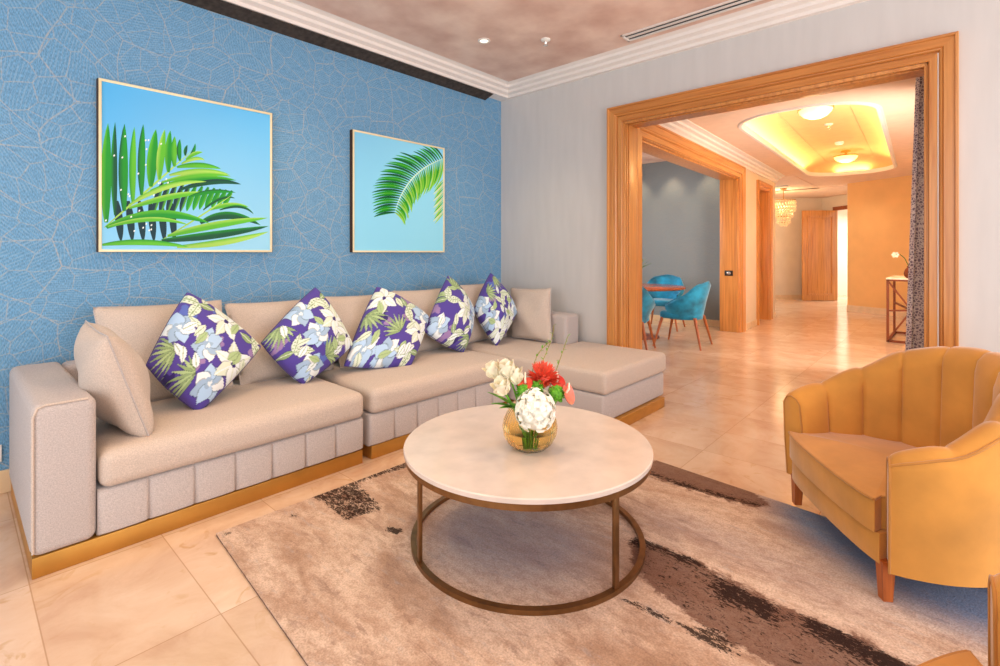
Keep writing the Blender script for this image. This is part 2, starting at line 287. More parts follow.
# ------------------------------------------------------------------ mesh helpers
class MB:
    def __init__(s): s.v = []; s.f = []; s.c = None; s.mi = []; s.mats = None
    def add(s, vs, fs, T=None):
        b = len(s.v)
        for p in vs: s.v.append(tuple(T(p)) if T else tuple(p))
        for f in fs: s.f.append(tuple(i+b for i in f))
    def rbox(s, lo, hi, r=0.01, n=2, crown=0.0, cuts=1, T=None, crownf=0.0):
        r = min([r]+[(hi[i]-lo[i])*0.499 for i in range(3)])
        ax = []
        for i in range(3):
            a = [lo[i]+r*(1-math.cos(k/n*PI/2)) for k in range(n+1)] if r > 0 else [lo[i]]
            b = [hi[i]-r*(1-math.cos(k/n*PI/2)) for k in range(n, -1, -1)] if r > 0 else [hi[i]]
            mid = [a[-1]+(b[0]-a[-1])*k/cuts for k in range(1, cuts)]
            ax.append(a+mid+b)
        idx = {}; vs = []; fs = []
        def vid(i, j, k):
            q = (i, j, k)
            if q in idx: return idx[q]
            p = [ax[0][i], ax[1][j], ax[2][k]]
            c = [min(max(p[t], lo[t]+r), hi[t]-r) for t in range(3)]
            d = [p[t]-c[t] for t in range(3)]; l = math.sqrt(sum(x*x for x in d))
            if l > 1e-9 and r > 0: p = [c[t]+d[t]/l*r for t in range(3)]
            if crown or crownf:
                u = 2*(p[0]-lo[0])/(hi[0]-lo[0])-1; v = 2*(p[1]-lo[1])/(hi[1]-lo[1])-1; w = 2*(p[2]-lo[2])/(hi[2]-lo[2])-1
                if w > 0.3: p[2] += crown*max(0, 1-u**4)*max(0, 1-v**4)*min(1, w)
                if v < -0.3: p[1] -= crownf*max(0, 1-u**4)*max(0, 1-w**2)
            idx[q] = len(vs); vs.append(p); return idx[q]
        nx, ny, nz = len(ax[0])-1, len(ax[1])-1, len(ax[2])-1
        for i in range(nx):
            for j in range(ny):
                fs.append((vid(i, j, 0), vid(i, j+1, 0), vid(i+1, j+1, 0), vid(i+1, j, 0)))
                fs.append((vid(i, j, nz), vid(i+1, j, nz), vid(i+1, j+1, nz), vid(i, j+1, nz)))
        for i in range(nx):
            for k in range(nz):
                fs.append((vid(i, 0, k), vid(i+1, 0, k), vid(i+1, 0, k+1), vid(i, 0, k+1)))
                fs.append((vid(i, ny, k), vid(i, ny, k+1), vid(i+1, ny, k+1), vid(i+1, ny, k)))
        for j in range(ny):
            for k in range(nz):
                fs.append((vid(0, j, k), vid(0, j, k+1), vid(0, j+1, k+1), vid(0, j+1, k)))
                fs.append((vid(nx, j, k), vid(nx, j+1, k), vid(nx, j+1, k+1), vid(nx, j, k+1)))
        s.add(vs, fs, T); return s
    def box(s, lo, hi, T=None): return s.rbox(lo, hi, 0, 1, T=T)
    def grid(s, P, nu, nv, cu=False, cv=False):
        vs = [P(i, j) for i in range(nu) for j in range(nv)]; fs = []
        for i in range(nu if cu else nu-1):
            for j in range(nv if cv else nv-1):
                a, b = i, (i+1) % nu; c, d = j, (j+1) % nv
                fs.append((a*nv+c, b*nv+c, b*nv+d, a*nv+d))
        s.add(vs, fs); return s
    def lathe(s, prof, n=32, T=None, c=(0, 0, 0), rib=0.0, nrib=0):
        vs = []; fs = []; m = len(prof)
        for i in range(n):
            a = 2*PI*i/n
            for (r, z) in prof:
                rr = r*(1+rib*math.cos(a*nrib)) if rib else r
                vs.append((c[0]+rr*math.cos(a), c[1]+rr*math.sin(a), c[2]+z))
        for i in range(n):
            for j in range(m-1):
                k = (i+1) % n
                fs.append((i*m+j, k*m+j, k*m+j+1, i*m+j+1))
        s.add(vs, fs, T); return s
    def tube(s, pts, rad, n=8, closed=False, cap=True):
        pts = [Vector(p) for p in pts]; N = len(pts); rads = rad if isinstance(rad, (list, tuple)) else [rad]*N
        up = Vector((0, 0, 1)); vs = []; fs = []; prev = None
        for i, p in enumerate(pts):
            if closed: t = pts[(i+1) % N]-pts[i-1]
            else: t = pts[min(i+1, N-1)]-pts[max(i-1, 0)]
            t.normalize()
            if prev is None:
                a = t.cross(up)
                if a.length < 1e-3: a = t.cross(Vector((1, 0, 0)))
            else: a = prev-t*prev.dot(t)
            a.normalize(); prev = a; b = t.cross(a)
            for k in range(n):
                q = 2*PI*k/n; vs.append(p+(a*math.cos(q)+b*math.sin(q))*rads[i])
        for i in range(N if closed else N-1):
            for k in range(n):
                j = (i+1) % N; fs.append((i*n+k, i*n+(k+1) % n, j*n+(k+1) % n, j*n+k))
        if not closed and cap: fs.append(tuple(range(n))); fs.append(tuple((N-1)*n+k for k in range(n)))
        s.add(vs, fs); return s
    def bar(s, a, b, w, d=None):   # square bar between two points
        a, b = Vector(a), Vector(b); d = d or w; t = (b-a).normalized()
        x = t.cross(Vector((0, 0, 1)))
        if x.length < 1e-3: x = Vector((1, 0, 0))
        x.normalize(); y = t.cross(x)
        vs = []
        for p in (a, b):
            for (i, j) in ((-1, -1), (1, -1), (1, 1), (-1, 1)): vs.append(p+x*i*w/2+y*j*d/2)
        s.add(vs, [(0, 1, 2, 3), (4, 7, 6, 5), (0, 4, 5, 1), (1, 5, 6, 2), (2, 6, 7, 3), (3, 7, 4, 0)]); return s
    def prism(s, pts, z0, z1, bevel=0.0, seg=3):
        bm = bmesh.new()
        f = bm.faces.new([bm.verts.new((p[0], p[1], z0)) for p in pts])
        e = bmesh.ops.extrude_face_region(bm, geom=[f])
        for v in [g for g in e['geom'] if isinstance(g, bmesh.types.BMVert)]: v.co.z = z1
        bmesh.ops.recalc_face_normals(bm, faces=bm.faces)
        if bevel: bmesh.ops.bevel(bm, geom=list(bm.edges), offset=bevel, segments=seg, profile=0.5, affect='EDGES', clamp_overlap=True)
        bm.verts.index_update()
        s.add([v.co.copy() for v in bm.verts], [[v.index for v in f.verts] for f in bm.faces]); bm.free(); return s
    def blob(s, c, r, n=10, sx=1, sy=1, sz=1):
        return s.lathe([(max(1e-4, math.sin(PI*k/n))*r, -math.cos(PI*k/n)*r) for k in range(n+1)], n*2, T=lambda p: (c[0]+p[0]*sx, c[1]+p[1]*sy, c[2]+p[2]*sz))

def set_slots(o, mats, pick):
    for m in mats: o.data.materials.append(m)
    for p in o.data.polygons:
        p.material_index = pick(p)
    return o
def obj(name, mb, m, parent=None, off=(0, 0, 0), smooth=True, angle=40, colors=None):
    """link the shape as ONE mesh object; off is the thing's base when the shape was laid out in room coordinates"""
    me = bpy.data.meshes.new(name)
    me.from_pydata([(p[0]-off[0], p[1]-off[1], p[2]-off[2]) for p in mb.v], [], mb.f)
    me.materials.append(m)
    bm = bmesh.new(); bm.from_mesh(me)
    if colors is None: bmesh.ops.remove_doubles(bm, verts=bm.verts, dist=1e-6)
    bmesh.ops.recalc_face_normals(bm, faces=bm.faces); bm.to_mesh(me); bm.free()
    if smooth:
        for p in me.polygons: p.use_smooth = True
        me.set_sharp_from_angle(angle=math.radians(angle))
    if colors is not None:
        a = me.color_attributes.new('print', 'FLOAT_COLOR', 'POINT')
        a.data.foreach_set('color', np.asarray(colors, dtype=np.float32).ravel())
    o = bpy.data.objects.new(name, me); COL.objects.link(o)
    if parent is not None: o.parent = parent
    return o
def struct(name, mb, m, smooth=False, parent=None, **k):
    o = obj(name, mb, m, parent, smooth=smooth, **k)
    if parent is None: o['kind'] = 'structure'
    return o
def tag(o, label, cat, group=None):
    o['label'] = label; o['category'] = cat
    if group: o['group'] = group
    return o
def thing(name, label, cat, loc=(0, 0, 0), rz=0.0, group=None):
    o = bpy.data.objects.new(name, None); COL.objects.link(o); o.empty_display_size = 0.1
    o.location = loc; o.rotation_euler = (0, 0, rz); return tag(o, label, cat, group)
def dup(root, loc, rz, label, group=None):
    r = root.copy(); COL.objects.link(r); r.location = loc; r.rotation_euler = (0, 0, rz); r['label'] = label
    if group: r['group'] = group
    for ch in list(root.children):
        c = ch.copy(); COL.objects.link(c); c.parent = r
        for g in list(ch.children):
            d = g.copy(); COL.objects.link(d); d.parent = c
    return r

# ------------------------------------------------------------------ the setting
YB, XR, WT = 3.67, 4.05, 0.25       # feature wall, wall with the opening, its thickness
CZ = 3.02                           # living room ceiling
struct('floor', MB().box((-2.6, -3.0, -0.10), (18.5, 5.6, 0.0)), M['floor'])
struct('wall_back', MB().box((-2.6, YB, 0), (XR, YB+0.12, CZ+0.05)), M['wallpaper'])
OY0, OY1, OZ = 0.12, 2.20, 2.425    # opening 1
b = MB()
b.box((XR, -3.0, 0), (XR+WT, OY0, CZ+0.05)); b.box((XR, OY1, 0), (XR+WT, 5.2, CZ+0.05)); b.box((XR, OY0, OZ), (XR+WT, OY1, CZ+0.05))
struct('wall_right', b, M['plaster'])
struct('ceiling', MB().box((-2.6, -3.0, CZ), (XR+0.02, YB+0.02, CZ+0.10)), M['suede'])
# stepped cornice: profile points (distance from the wall, z)
def cornice_profile(pw, pc, z0, z1, steps=3):
    pts = [(0.0, z0)]
    for k in range(steps+1):
        f = k/steps; pts.append((pw+(pc-pw)*f, z0+0.004+(z1-z0)*f*0.96))
        if k < steps: pts.append((pw+(pc-pw)*f+0.004, z0+0.004+(z1-z0)*(f*0.96)+(z1-z0)/steps*0.62))
    pts.append((pc+0.004, z1)); pts.append((0.0, z1)); return pts
b = MB()
pb = cornice_profile(0.127, 0.255, 2.905, CZ, 3); pr = cornice_profile(0.035, 0.165, 2.905, CZ, 3); n = len(pb)
vs = []
for i in range(n): vs.append((-2.6, YB-pb[i][0], pb[i][1]))
for i in range(n): vs.append((XR-pr[i][0], YB-pb[i][0], pb[i][1]))
for i in range(n): vs.append((XR-pr[i][0], -3.0, pb[i][1]))
b.add(vs, [(a*n+i, a*n+(i+1) % n, (a+1)*n+(i+1) % n, (a+1)*n+i) for a in range(2) for i in range(n)])
struct('trim_1', b, M['white'], smooth=True, angle=25)
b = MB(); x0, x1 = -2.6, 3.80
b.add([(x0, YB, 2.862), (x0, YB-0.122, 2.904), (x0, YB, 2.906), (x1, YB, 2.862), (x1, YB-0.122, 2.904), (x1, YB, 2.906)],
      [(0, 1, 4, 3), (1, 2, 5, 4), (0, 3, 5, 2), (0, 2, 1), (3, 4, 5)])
struct('trim_2', b, M['soffit'])  # sloped dark strip between the cornice lip and the wall
b = MB().rbox((-2.6, YB-0.015, 0), (XR, YB, 0.12), 0.004)
struct('baseboard_back', b, M['stone'])
b = MB().rbox((XR-0.015, 2.36, 0), (XR, YB, 0.12), 0.004).rbox((XR-0.015, -3.0, 0), (XR, -0.04, 0.12), 0.004)
struct('baseboard_right', b, M['stone'])

def casing(prof, s0, s1, zt, W):
    b = MB(); n = len(prof); vs = []
    for (w, p) in prof: vs += [W(s0-w, 0, p), W(s0-w, zt+w, p), W(s1+w, zt+w, p), W(s1+w, 0, p)]
    fs = []
    for i in range(n):
        j = (i+1) % n
        for k in range(3): fs.append((i*4+k, i*4+k+1, j*4+k+1, j*4+k))
    fs.append(tuple(i*4 for i in range(n))); fs.append(tuple(i*4+3 for i in range(n)))
    b.add(vs, fs); return b
PROF = [(0.0, 0.0), (0.0, 0.012), (0.004, 0.016), (0.040, 0.016), (0.042, 0.010), (0.048, 0.010), (0.050, 0.022), (0.056, 0.028), (0.062, 0.030), (0.066, 0.026), (0.070, 0.034), (0.118, 0.036), (0.122, 0.046), (0.134, 0.048), (0.137, 0.044), (0.137, 0.0)]
set_slots(struct('trim_3', casing(PROF, OY0, OY1, OZ, lambda s, z, p: (XR-p, s, z)), M['wood_v'], smooth=True, angle=20), [M['wood_y']], lambda p: int(p.center.z > OZ-0.001 and OY0-0.001 < p.center.y < OY1+0.001))
b = MB(); t = 0.012
for (y0, y1) in ((OY0, OY0+t), (OY1-t, OY1)):
    b.rbox((XR+0.0, y0, 0), (XR+WT+0.01, y1, OZ), 0.003)
for xa in (0.0, 0.035, 0.075):      # beads along the front of the lining
    b.rbox((XR+xa, OY1-t-0.010, 0), (XR+xa+0.022, OY1-t+0.002, OZ), 0.004); b.rbox((XR+xa, OY0+t-0.002, 0), (XR+xa+0.022, OY0+t+0.010, OZ), 0.004)
b.rbox((XR, OY0, OZ-t), (XR+WT+0.01, OY1, OZ), 0.003)
b.rbox((XR+0.0, OY0, OZ-t-0.010), (XR+0.022, OY1, OZ-t+0.002), 0.004)
b.rbox((XR+0.06, OY0, OZ-t-0.012), (XR+0.085, OY1, OZ-t+0.002), 0.004)
glint = MB().rbox((XR-0.018, OY0-0.048, 0), (XR-0.006, OY0-0.041, OZ+0.041), 0.003).rbox((XR+WT+0.008, OY1-0.006, 0), (XR+WT+0.014, OY1+0.012, OZ), 0.002)  # white strips standing in for bright reflections on the casing and jamb
struct('trim_4', b, M['wood_v'], smooth=True)
struct('trim_glint', glint, M['white'])

# hall: left wall with the wide opening to the dining room and a narrow door, right wall, ceiling with the lit tray
VL, HT, HZ = 2.33, 0.29, 2.75
def HT_(p): return hp(p[0], p[1], p[2])
A0, A1, AZ = 0.76, 4.39, 2.43        # opening 2 (u range)
D0, D1, DZ = 5.56, 6.36, 2.40        # door
U1 = 6.92
b = MB()
for (u0, u1, z0, z1) in ((0.24, A0, 0, 3.0), (A1, D0, 0, 3.0), (D1, U1, 0, 3.0), (A0, A1, AZ, 3.0), (D0, D1, DZ, 3.0)):
    b.box((u0, VL, z0), (u1, VL+HT, z1), T=HT_)
struct('wall_left', b, M['hall_plaster'])
CP2 = [(w*1.33, p) for (w, p) in PROF]
set_slots(struct('trim_5', casing(CP2, A0, A1, AZ, lambda s, z, p: hp(s, VL-p, z)), M['wood_v'], smooth=True, angle=20), [M['wood_x']], lambda p: int(p.center.z > AZ-0.001))
b = MB()
for (u0, u1) in ((A0, A0+0.012), (A1-0.012, A1)): b.rbox((u0, VL, 0), (u1, VL+HT+0.005, AZ), 0.003, T=HT_)
b.rbox((A1-0.026, VL+0.01, 0), (A1-0.010, VL+0.05, AZ), 0.004, T=HT_)
b.rbox((A0, VL, AZ-0.012), (A1, VL+HT+0.005, AZ), 0.003, T=HT_)
b.rbox((A0, VL+0.03, AZ-0.03), (A1, VL+0.07, AZ-0.01), 0.004, T=HT_)
struct('trim_6', b, M['wood_v'], smooth=True)
struct('trim_7', casing([(w*0.85, p) for (w, p) in PROF], D0, D1, DZ, lambda s, z, p: hp(s, VL-p, z)), M['wood_v'], smooth=True, angle=20)
b = MB()
for (u0, u1) in ((D0, D0+0.012), (D1-0.012, D1)): b.rbox((u0, VL, 0), (u1, VL+HT, DZ), 0.003, T=HT_)
b.rbox((D0, VL, DZ-0.012), (D1, VL+HT, DZ), 0.003, T=HT_)
struct('trim_8', b, M['wood_v'], smooth=True)
b = MB().rbox((D0+0.012, VL+0.20, 0.005), (D1-0.012, VL+0.24, DZ-0.012), 0.003, T=HT_)
for (z0, z1) in ((0.15, 1.05), (1.2, 2.25)): b.rbox((D0+0.14, VL+0.185, z0), (D1-0.14, VL+0.21, z1), 0.008, T=HT_)
struct('door_1', b, M['wood_v'], smooth=True)
struct('baseboard_left', MB().rbox((A1+0.19, VL-0.012, 0), (D0-0.12, VL, 0.10), 0.003, T=HT_).rbox((D1+0.12, VL-0.012, 0), (U1, VL, 0.10), 0.003, T=HT_), M['stone'])
b = MB().box((0.25, -0.16, 0), (8.4, -0.02, 3.0), T=HT_)
struct('wall_hall_right', b, M['hall_plaster'])
# hall ceiling with a rounded rectangular hole
def rrect(u0, u1, v0, v1, r, n=10):
    pts = []
    for (cx, cy, a0) in ((u1-r, v1-r, 0), (u0+r, v1-r, 90), (u0+r, v0+r, 180), (u1-r, v0+r, 270)):
        for k in range(n+1):
            a = math.radians(a0+90*k/n); pts.append((cx+r*math.cos(a), cy+r*math.sin(a)))
    return pts
TR = (1.88, 7.50, 0.49, 1.80); TRR = 0.56
inner = rrect(*TR, TRR)
b = MB(); n = len(inner); U0c, U1c, V0c, V1c = 0.22, 9.4, -0.14, VL+0.02
def outer_pt(p):
    cx, cy = (TR[0]+TR[1])/2, (TR[2]+TR[3])/2
    hx, hy = (TR[1]-TR[0])/2-TRR, (TR[3]-TR[2])/2-TRR
    x, y = p
    fx = 1 if x > cx+hx else (-1 if x < cx-hx else 0); fy = 1 if y > cy+hy+1e-9 else (-1 if y < cy-hy-1e-9 else 0)
    return x, y
rings = []
corner_targets = [(U1c, V1c), (U0c, V1c), (U0c, V0c), (U1c, V0c)]
m_ = n//4
outer = []
for q in range(4):
    c = corner_targets[q]; nxt = q
    for k in range(m_):
        x, y = inner[q*m_+k]; f = k/(m_-1)
        # slide along the two sides that meet in this corner
        a0 = (c[0], y) if q in (0, 2) else (x, c[1])
        a1 = (x, c[1]) if q in (0, 2) else (c[0], y)
        if f < 0.5: g = f*2; outer.append((a0[0]+(c[0]-a0[0])*g, a0[1]+(c[1]-a0[1])*g))
        else: g = f*2-1; outer.append((c[0]+(a1[0]-c[0])*g, c[1]+(a1[1]-c[1])*g))
vs = [hp(x, y, HZ) for (x, y) in inner]+[hp(x, y, HZ) for (x, y) in outer]+[hp(x, y, HZ+0.04) for (x, y) in inner]+[hp(x, y, HZ+0.04) for (x, y) in outer]
fs = []
for i in range(n):
    j = (i+1) % n
    fs += [(i, j, n+j, n+i), (2*n+i, 3*n+i, 3*n+j, 2*n+j), (i, 2*n+i, 2*n+j, j), (n+i, n+j, 3*n+j, 3*n+i)]
b.add(vs, fs)
struct('ceiling_hall', b, M['hall_ceiling'])
# lip moulding, cove and upper panel
def loop(off, z): return [hp(x, y, z) for (x, y) in rrect(TR[0]-off, TR[1]+off, TR[2]-off, TR[3]+off, TRR+off)]
def loft(loops):
    b = MB(); n = len(loops[0]); vs = [p for l in loops for p in l]
    b.add(vs, [(a*n+i, a*n+(i+1) % n, (a+1)*n+(i+1) % n, (a+1)*n+i) for a in range(len(loops)-1) for i in range(n)]); return b
struct('trim_9', loft([loop(0.035, HZ), loop(0.02, HZ-0.018), loop(-0.012, HZ-0.018), loop(-0.018, HZ-0.005), loop(-0.018, HZ+0.05), loop(0.0, HZ+0.05), loop(0.0, HZ+0.038)]), M['white'], smooth=True)
cl = [(0.08, HZ+0.04), (0.08, HZ+0.075), (0.06, HZ+0.115), (0.01, HZ+0.155), (-0.08, HZ+0.188), (-0.19, HZ+0.208), (-0.29, HZ+0.215), (-0.30, HZ+0.225)]
b = loft([loop(o, z) for (o, z) in cl]); k = len(b.v); last = list(range(k-len(inner), k)); b.f.append(tuple(last))
struct('ceiling_tray', b, M['tray'], smooth=True)
# hall cornice on the left wall
b = MB(); pc = [(0.0, 2.62), (0.02, 2.62), (0.025, 2.65), (0.06, 2.665), (0.065, 2.69), (0.11, 2.70), (0.115, 2.725), (0.17, 2.735), (0.17, HZ), (0.0, HZ)]; n = len(pc)
b.add([hp(u, VL-p, z) for u in (0.24, U1) for (p, z) in pc], [(i, (i+1) % n, n+(i+1) % n, n+i) for i in range(n)]+[tuple(range(n)), tuple(range(2*n-1, n-1, -1))])
struct('trim_10', b, M['white'], smooth=True, angle=25)
b = MB(); pc2 = [(0.0, 2.66), (0.02, 2.66), (0.03, 2.70), (0.09, 2.72), (0.09, HZ), (0.0, HZ)]; n = len(pc2)
b.add([hp(u, -0.02+p, z) for u in (0.25, 8.4) for (p, z) in pc2], [(i, (i+1) % n, n+(i+1) % n, n+i) for i in range(n)])
struct('trim_11', b, M['white'], smooth=True, angle=25)
# ochre wall that closes the hall, foyer behind
def wall_seg(a, c, z0, z1, th, side):
    a, c = Vector(a), Vector(c); t = (c-a).normalized(); nn = Vector((-t.y, t.x))*side*th
    q = [a, c, c+nn, a+nn]
    return [(p.x, p.y, z0) for p in q]+[(p.x, p.y, z1) for p in q], [(0, 1, 2, 3), (4, 7, 6, 5), (0, 4, 5, 1), (1, 5, 6, 2), (2, 6, 7, 3), (3, 7, 4, 0)]
b = MB(); b.add(*wall_seg((13.05, 1.72), (12.1, -0.10), 0, 2.78, 0.15, 1))
struct('wall_ochre', b, M['ochre'])
b = MB(); b.add(*wall_seg((13.05-0.012, 1.72+0.006), (12.09, -0.095), 0, 0.13, 0.014, -1))
struct('baseboard_ochre', b, M['stone'])
FZ = 2.74
b = MB(); b.add(*wall_seg((13.2, 5.3), (15.95, 2.67), 0, FZ+0.05, 0.12, 1))
b.add(*wall_seg((15.95, 2.67), (15.66, 2.375), 0, FZ+0.05, 0.12, 1))
b.add(*wall_seg((15.66, 2.375), (15.0, 1.70), 2.44, FZ+0.05, 0.12, 1))
b.add(*wall_seg((15.06, 1.765), (14.6, 1.3), 0, FZ+0.05, 0.12, 1))
struct('wall_foyer', b, M['hall_plaster'])
b = MB(); b.add(*wall_seg((13.2, 5.285), (15.93, 2.665), 0, 0.12, 0.012, -1)); struct('baseboard_foyer', b, M['stone'])
struct('ceiling_foyer', MB().box((10.9, 2.3, FZ), (13.5, 5.5, FZ+0.08)).box((13.3, 1.2, FZ), (18.4, 5.5, FZ+0.08)), M['hall_ceiling'])
b = MB(); b.add(*wall_seg((15.67, 2.372), (15.04, 1.735), 2.36, 2.46, 0.02, -1)); b.add(*wall_seg((15.67, 2.372), (15.61, 2.312), 0, 2.46, 0.02, -1))
struct('trim_12', b, M['wood_red'])
b = MB(); b.box((16.0, 0.9, 0), (18.4, 1.0, 2.8)); b.box((17.6, 1.0, 0), (17.7, 4.2, 2.8)); b.box((15.9, 3.4, 0), (17.6, 3.5, 2.8))
struct('wall_passage', b, M['white'])
# dining room shell
struct('wall_dining', MB().box((8.75, 2.60, 0), (8.87, 5.3, 2.98)).box((XR+WT, 5.2, 0), (8.87, 5.32, 2.98)), M['wallpaper_dining'])
struct('baseboard_dining', MB().rbox((8.735, 2.63, 0), (8.75, 5.2, 0.11), 0.003), M['stone'])
struct('ceiling_dining', MB().box((XR+0.01, 2.45, 2.92), (8.8, 5.3, 3.0)), M['suede'])

# open panelled door leaf in the foyer
hinge = Vector((15.55, 2.27)); free = Vector((14.98, 2.955)); tt = (free-hinge).normalized(); W_ = (free-hinge).length
nrm = Vector((tt.y, -tt.x))
if nrm.dot(Vector((-1, -0.2))) < 0: nrm = -nrm
def leafT(p): q = hinge+tt*p[0]+nrm*p[1]; return (q.x, q.y, p[2])
b = MB().rbox((0, -0.02, 0.01), (W_, 0.02, 2.36), 0.004, T=leafT)
fr = MB()
for (x0, x1, z0, z1) in ((0.12, W_-0.12, 0.15, 0.19), (0.12, W_-0.12, 2.18, 2.22), (0.12, 0.16, 0.15, 2.22), (W_-0.16, W_-0.12, 0.15, 2.22)): fr.rbox((x0, 0.015, z0), (x1, 0.038, z1), 0.008, T=leafT)
fr.rbox((0.22, 0.015, 0.26), (W_-0.22, 0.028, 2.11), 0.01, T=leafT)
d = obj('door_2', b, M['wood_v']); d['kind'] = 'structure'
obj('panel_moulding', fr, M['wood_v'], d)

# ------------------------------------------------------------------ sofa
SO = (2.1, 3.1, 0.0)
sofa = thing('sectional_sofa', 'long beige linen corner sofa with chaise end and gold plinth along the blue wall', 'sofa', SO)
def spart(name, mb, m, parent=None, **k): return obj(name, mb, m, parent or sofa, off=SO, **k)
FY, BYs = 2.60, 3.62
def channel_base(x0, x1, n, y0=FY, y1=BYs, z0=0.08, z1=0.27):
    b = MB(); per = 24; nx = n*per+1
    def fy(i):
        t = (i % per)/per; return y0-0.014*(abs(math.sin(PI*t))**0.22)+0.010
    prof = [(0.02, z0), (0.0, z0+0.012), (0.0, z1-0.012), (0.012, z1)]
    def P(i, j):
        x = x0+(x1-x0)*i/(nx-1)
        if j < 4: return (x, fy(i)+prof[j][0], prof[j][1])
        return (x, y1, z1) if j == 4 else (x, y1, z0)
    b.grid(P, nx, 6, cv=True)
    for i in (0, nx-1): b.add([P(i, j) for j in range(6)], [tuple(range(6))])
    return b
bl = spart('base', channel_base(0.407, 1.655, 7), M['sofa'], angle=50)
bmid = spart('base', channel_base(1.70, 2.955, 7), M['sofa'], angle=50)
bch = spart('base', MB().prism([(3.0, 1.775), (3.965, 1.775), (3.965, BYs), (3.0, BYs)], 0.08, 0.27, 0.02), M['sofa'])
for par, (x0, x1, y0) in ((bl, (0.209, 1.65, FY+0.006)), (bmid, (1.715, 2.95, FY+0.010)), (bch, (3.03, 3.905, 1.745))):
    spart('plinth', MB().rbox((x0, y0, 0.0), (x1, BYs-0.02, 0.08), 0.003), M['brass'], par)
ar = spart('armrest', MB().rbox((0.203, FY-0.005, 0.08), (0.405, BYs, 0.665), 0.035, 5), M['sofa'])
spart('piping', MB().tube([(0.211, FY-0.001, 0.10), (0.211, FY-0.001, 0.62), (0.223, FY+0.002, 0.652), (0.246, FY+0.004, 0.660), (0.375, FY+0.004, 0.660)], 0.005, 6), M['sofa_cushion'], ar)
spart('armrest', MB().rbox((3.745, 2.60, 0.27), (3.965, BYs, 0.685), 0.035, 5), M['sofa'])
spart('backrest', MB().rbox((0.40, 3.46, 0.08), (3.76, BYs, 0.66), 0.035, 4), M['sofa'])
spart('seat_cushion', MB().rbox((0.412, FY-0.015, 0.27), (1.66, 3.46, 0.425), 0.045, 5, crown=0.02, cuts=10, crownf=0.012), M['sofa_cushion'])
spart('seat_cushion', MB().rbox((1.705, FY-0.015, 0.27), (2.985, 3.46, 0.425), 0.045, 5, crown=0.02, cuts=10, crownf=0.012), M['sofa_cushion'])
spart('chaise_cushion', MB().prism([(3.0, 1.76), (3.985, 1.76), (3.985, 2.595), (3.74, 2.595), (3.74, 3.46), (3.0, 3.46)], 0.27, 0.43, 0.035, 4), M['sofa_cushion'], angle=50)

# ------------------------------------------------------------------ cushions
def pillow_mesh(T, R, B, Lc, thick, n, seed=0, pinch=0.07, wr=0.006, sag=0.0):
    """four corners in order top, right, bottom, left of a stuffed square; two skins that meet along the seam"""
    T, R, B, Lc = (np.array(p, float) for p in (T, R, B, Lc))
    u = np.linspace(-1, 1, n); U, V = np.meshgrid(u, u, indexing='ij')
    U2 = U*(1-pinch*(1-V**2)*np.abs(U)**1.5); V2 = V*(1-pinch*(1-U**2)*np.abs(V)**1.5)
    a = ((1-U2)*(1+V2)/4)[..., None]; b_ = ((1+U2)*(1+V2)/4)[..., None]; c = ((1+U2)*(1-V2)/4)[..., None]; d = ((1-U2)*(1-V2)/4)[..., None]
    P = T*a+R*b_+B*c+Lc*d
    nr = np.cross(B-T, R-Lc); nr /= np.linalg.norm(nr)
    if nr[1] > 0: nr = -nr
    h = thick*np.clip((1-U**2)*(1-V**2), 0, 1)**0.42
    rs = np.random.RandomState(seed); w = 0
    for k in range(7):
        f = rs.uniform(-5, 5, 2); w = w+np.sin(f[0]*U+f[1]*V+rs.uniform(0, 6))*wr
    h = h+w*np.clip((1-U**2)*(1-V**2), 0, 1)**0.5
    front = P+nr*h[..., None]; back = P-nr*(h*0.8)[..., None]
    vs = [tuple(p) for p in front.reshape(-1, 3)]; idb = -np.ones((n, n), int)
    for i in range(n):
        for j in range(n):
            if i in (0, n-1) or j in (0, n-1): idb[i, j] = i*n+j
            else: idb[i, j] = len(vs); vs.append(tuple(back[i, j]))
    fs = []
    for i in range(n-1):
        for j in range(n-1):
            fs.append((i*n+j, (i+1)*n+j, (i+1)*n+j+1, i*n+j+1)); fs.append((idb[i, j], idb[i, j+1], idb[i+1, j+1], idb[i+1, j]))
    m = MB(); m.v = vs; m.f = fs
    inner_uv = [(i, j) for i in range(n) for j in range(n) if not (i in (0, n-1) or j in (0, n-1))]
    uv = np.concatenate([np.stack([U, V], -1).reshape(-1, 2), np.array([(U[i, j], V[i, j]) for (i, j) in inner_uv])])
    edge = [front[i, 0] for i in range(n)]+[front[n-1, j] for j in range(1, n)]+[front[i, n-1] for i in range(n-2, -1, -1)]+[front[0, j] for j in range(n-2, 0, -1)]
    return m, uv, edge
def cen(vs): a = np.array(vs); return (float(a[:, 0].mean()), float(a[:, 1].mean()), float(a[:, 2].min()))
def cushion(name, label, corners, thick, group, seed, pinch=0.06, n=30):
    mb, uv, edge = pillow_mesh(*corners, thick, n, seed, pinch)
    c = cen(mb.v); t = thing(name, label, 'cushion', c, 0, group)
    o = obj('cushion_cover', mb, M['sofa_cushion'], t, off=c, angle=80)
    obj('seam', MB().tube(edge[::2], 0.004, 5, closed=True), M['sofa'], t, off=c); return t
G1 = 'plain beige back cushions on the sofa'
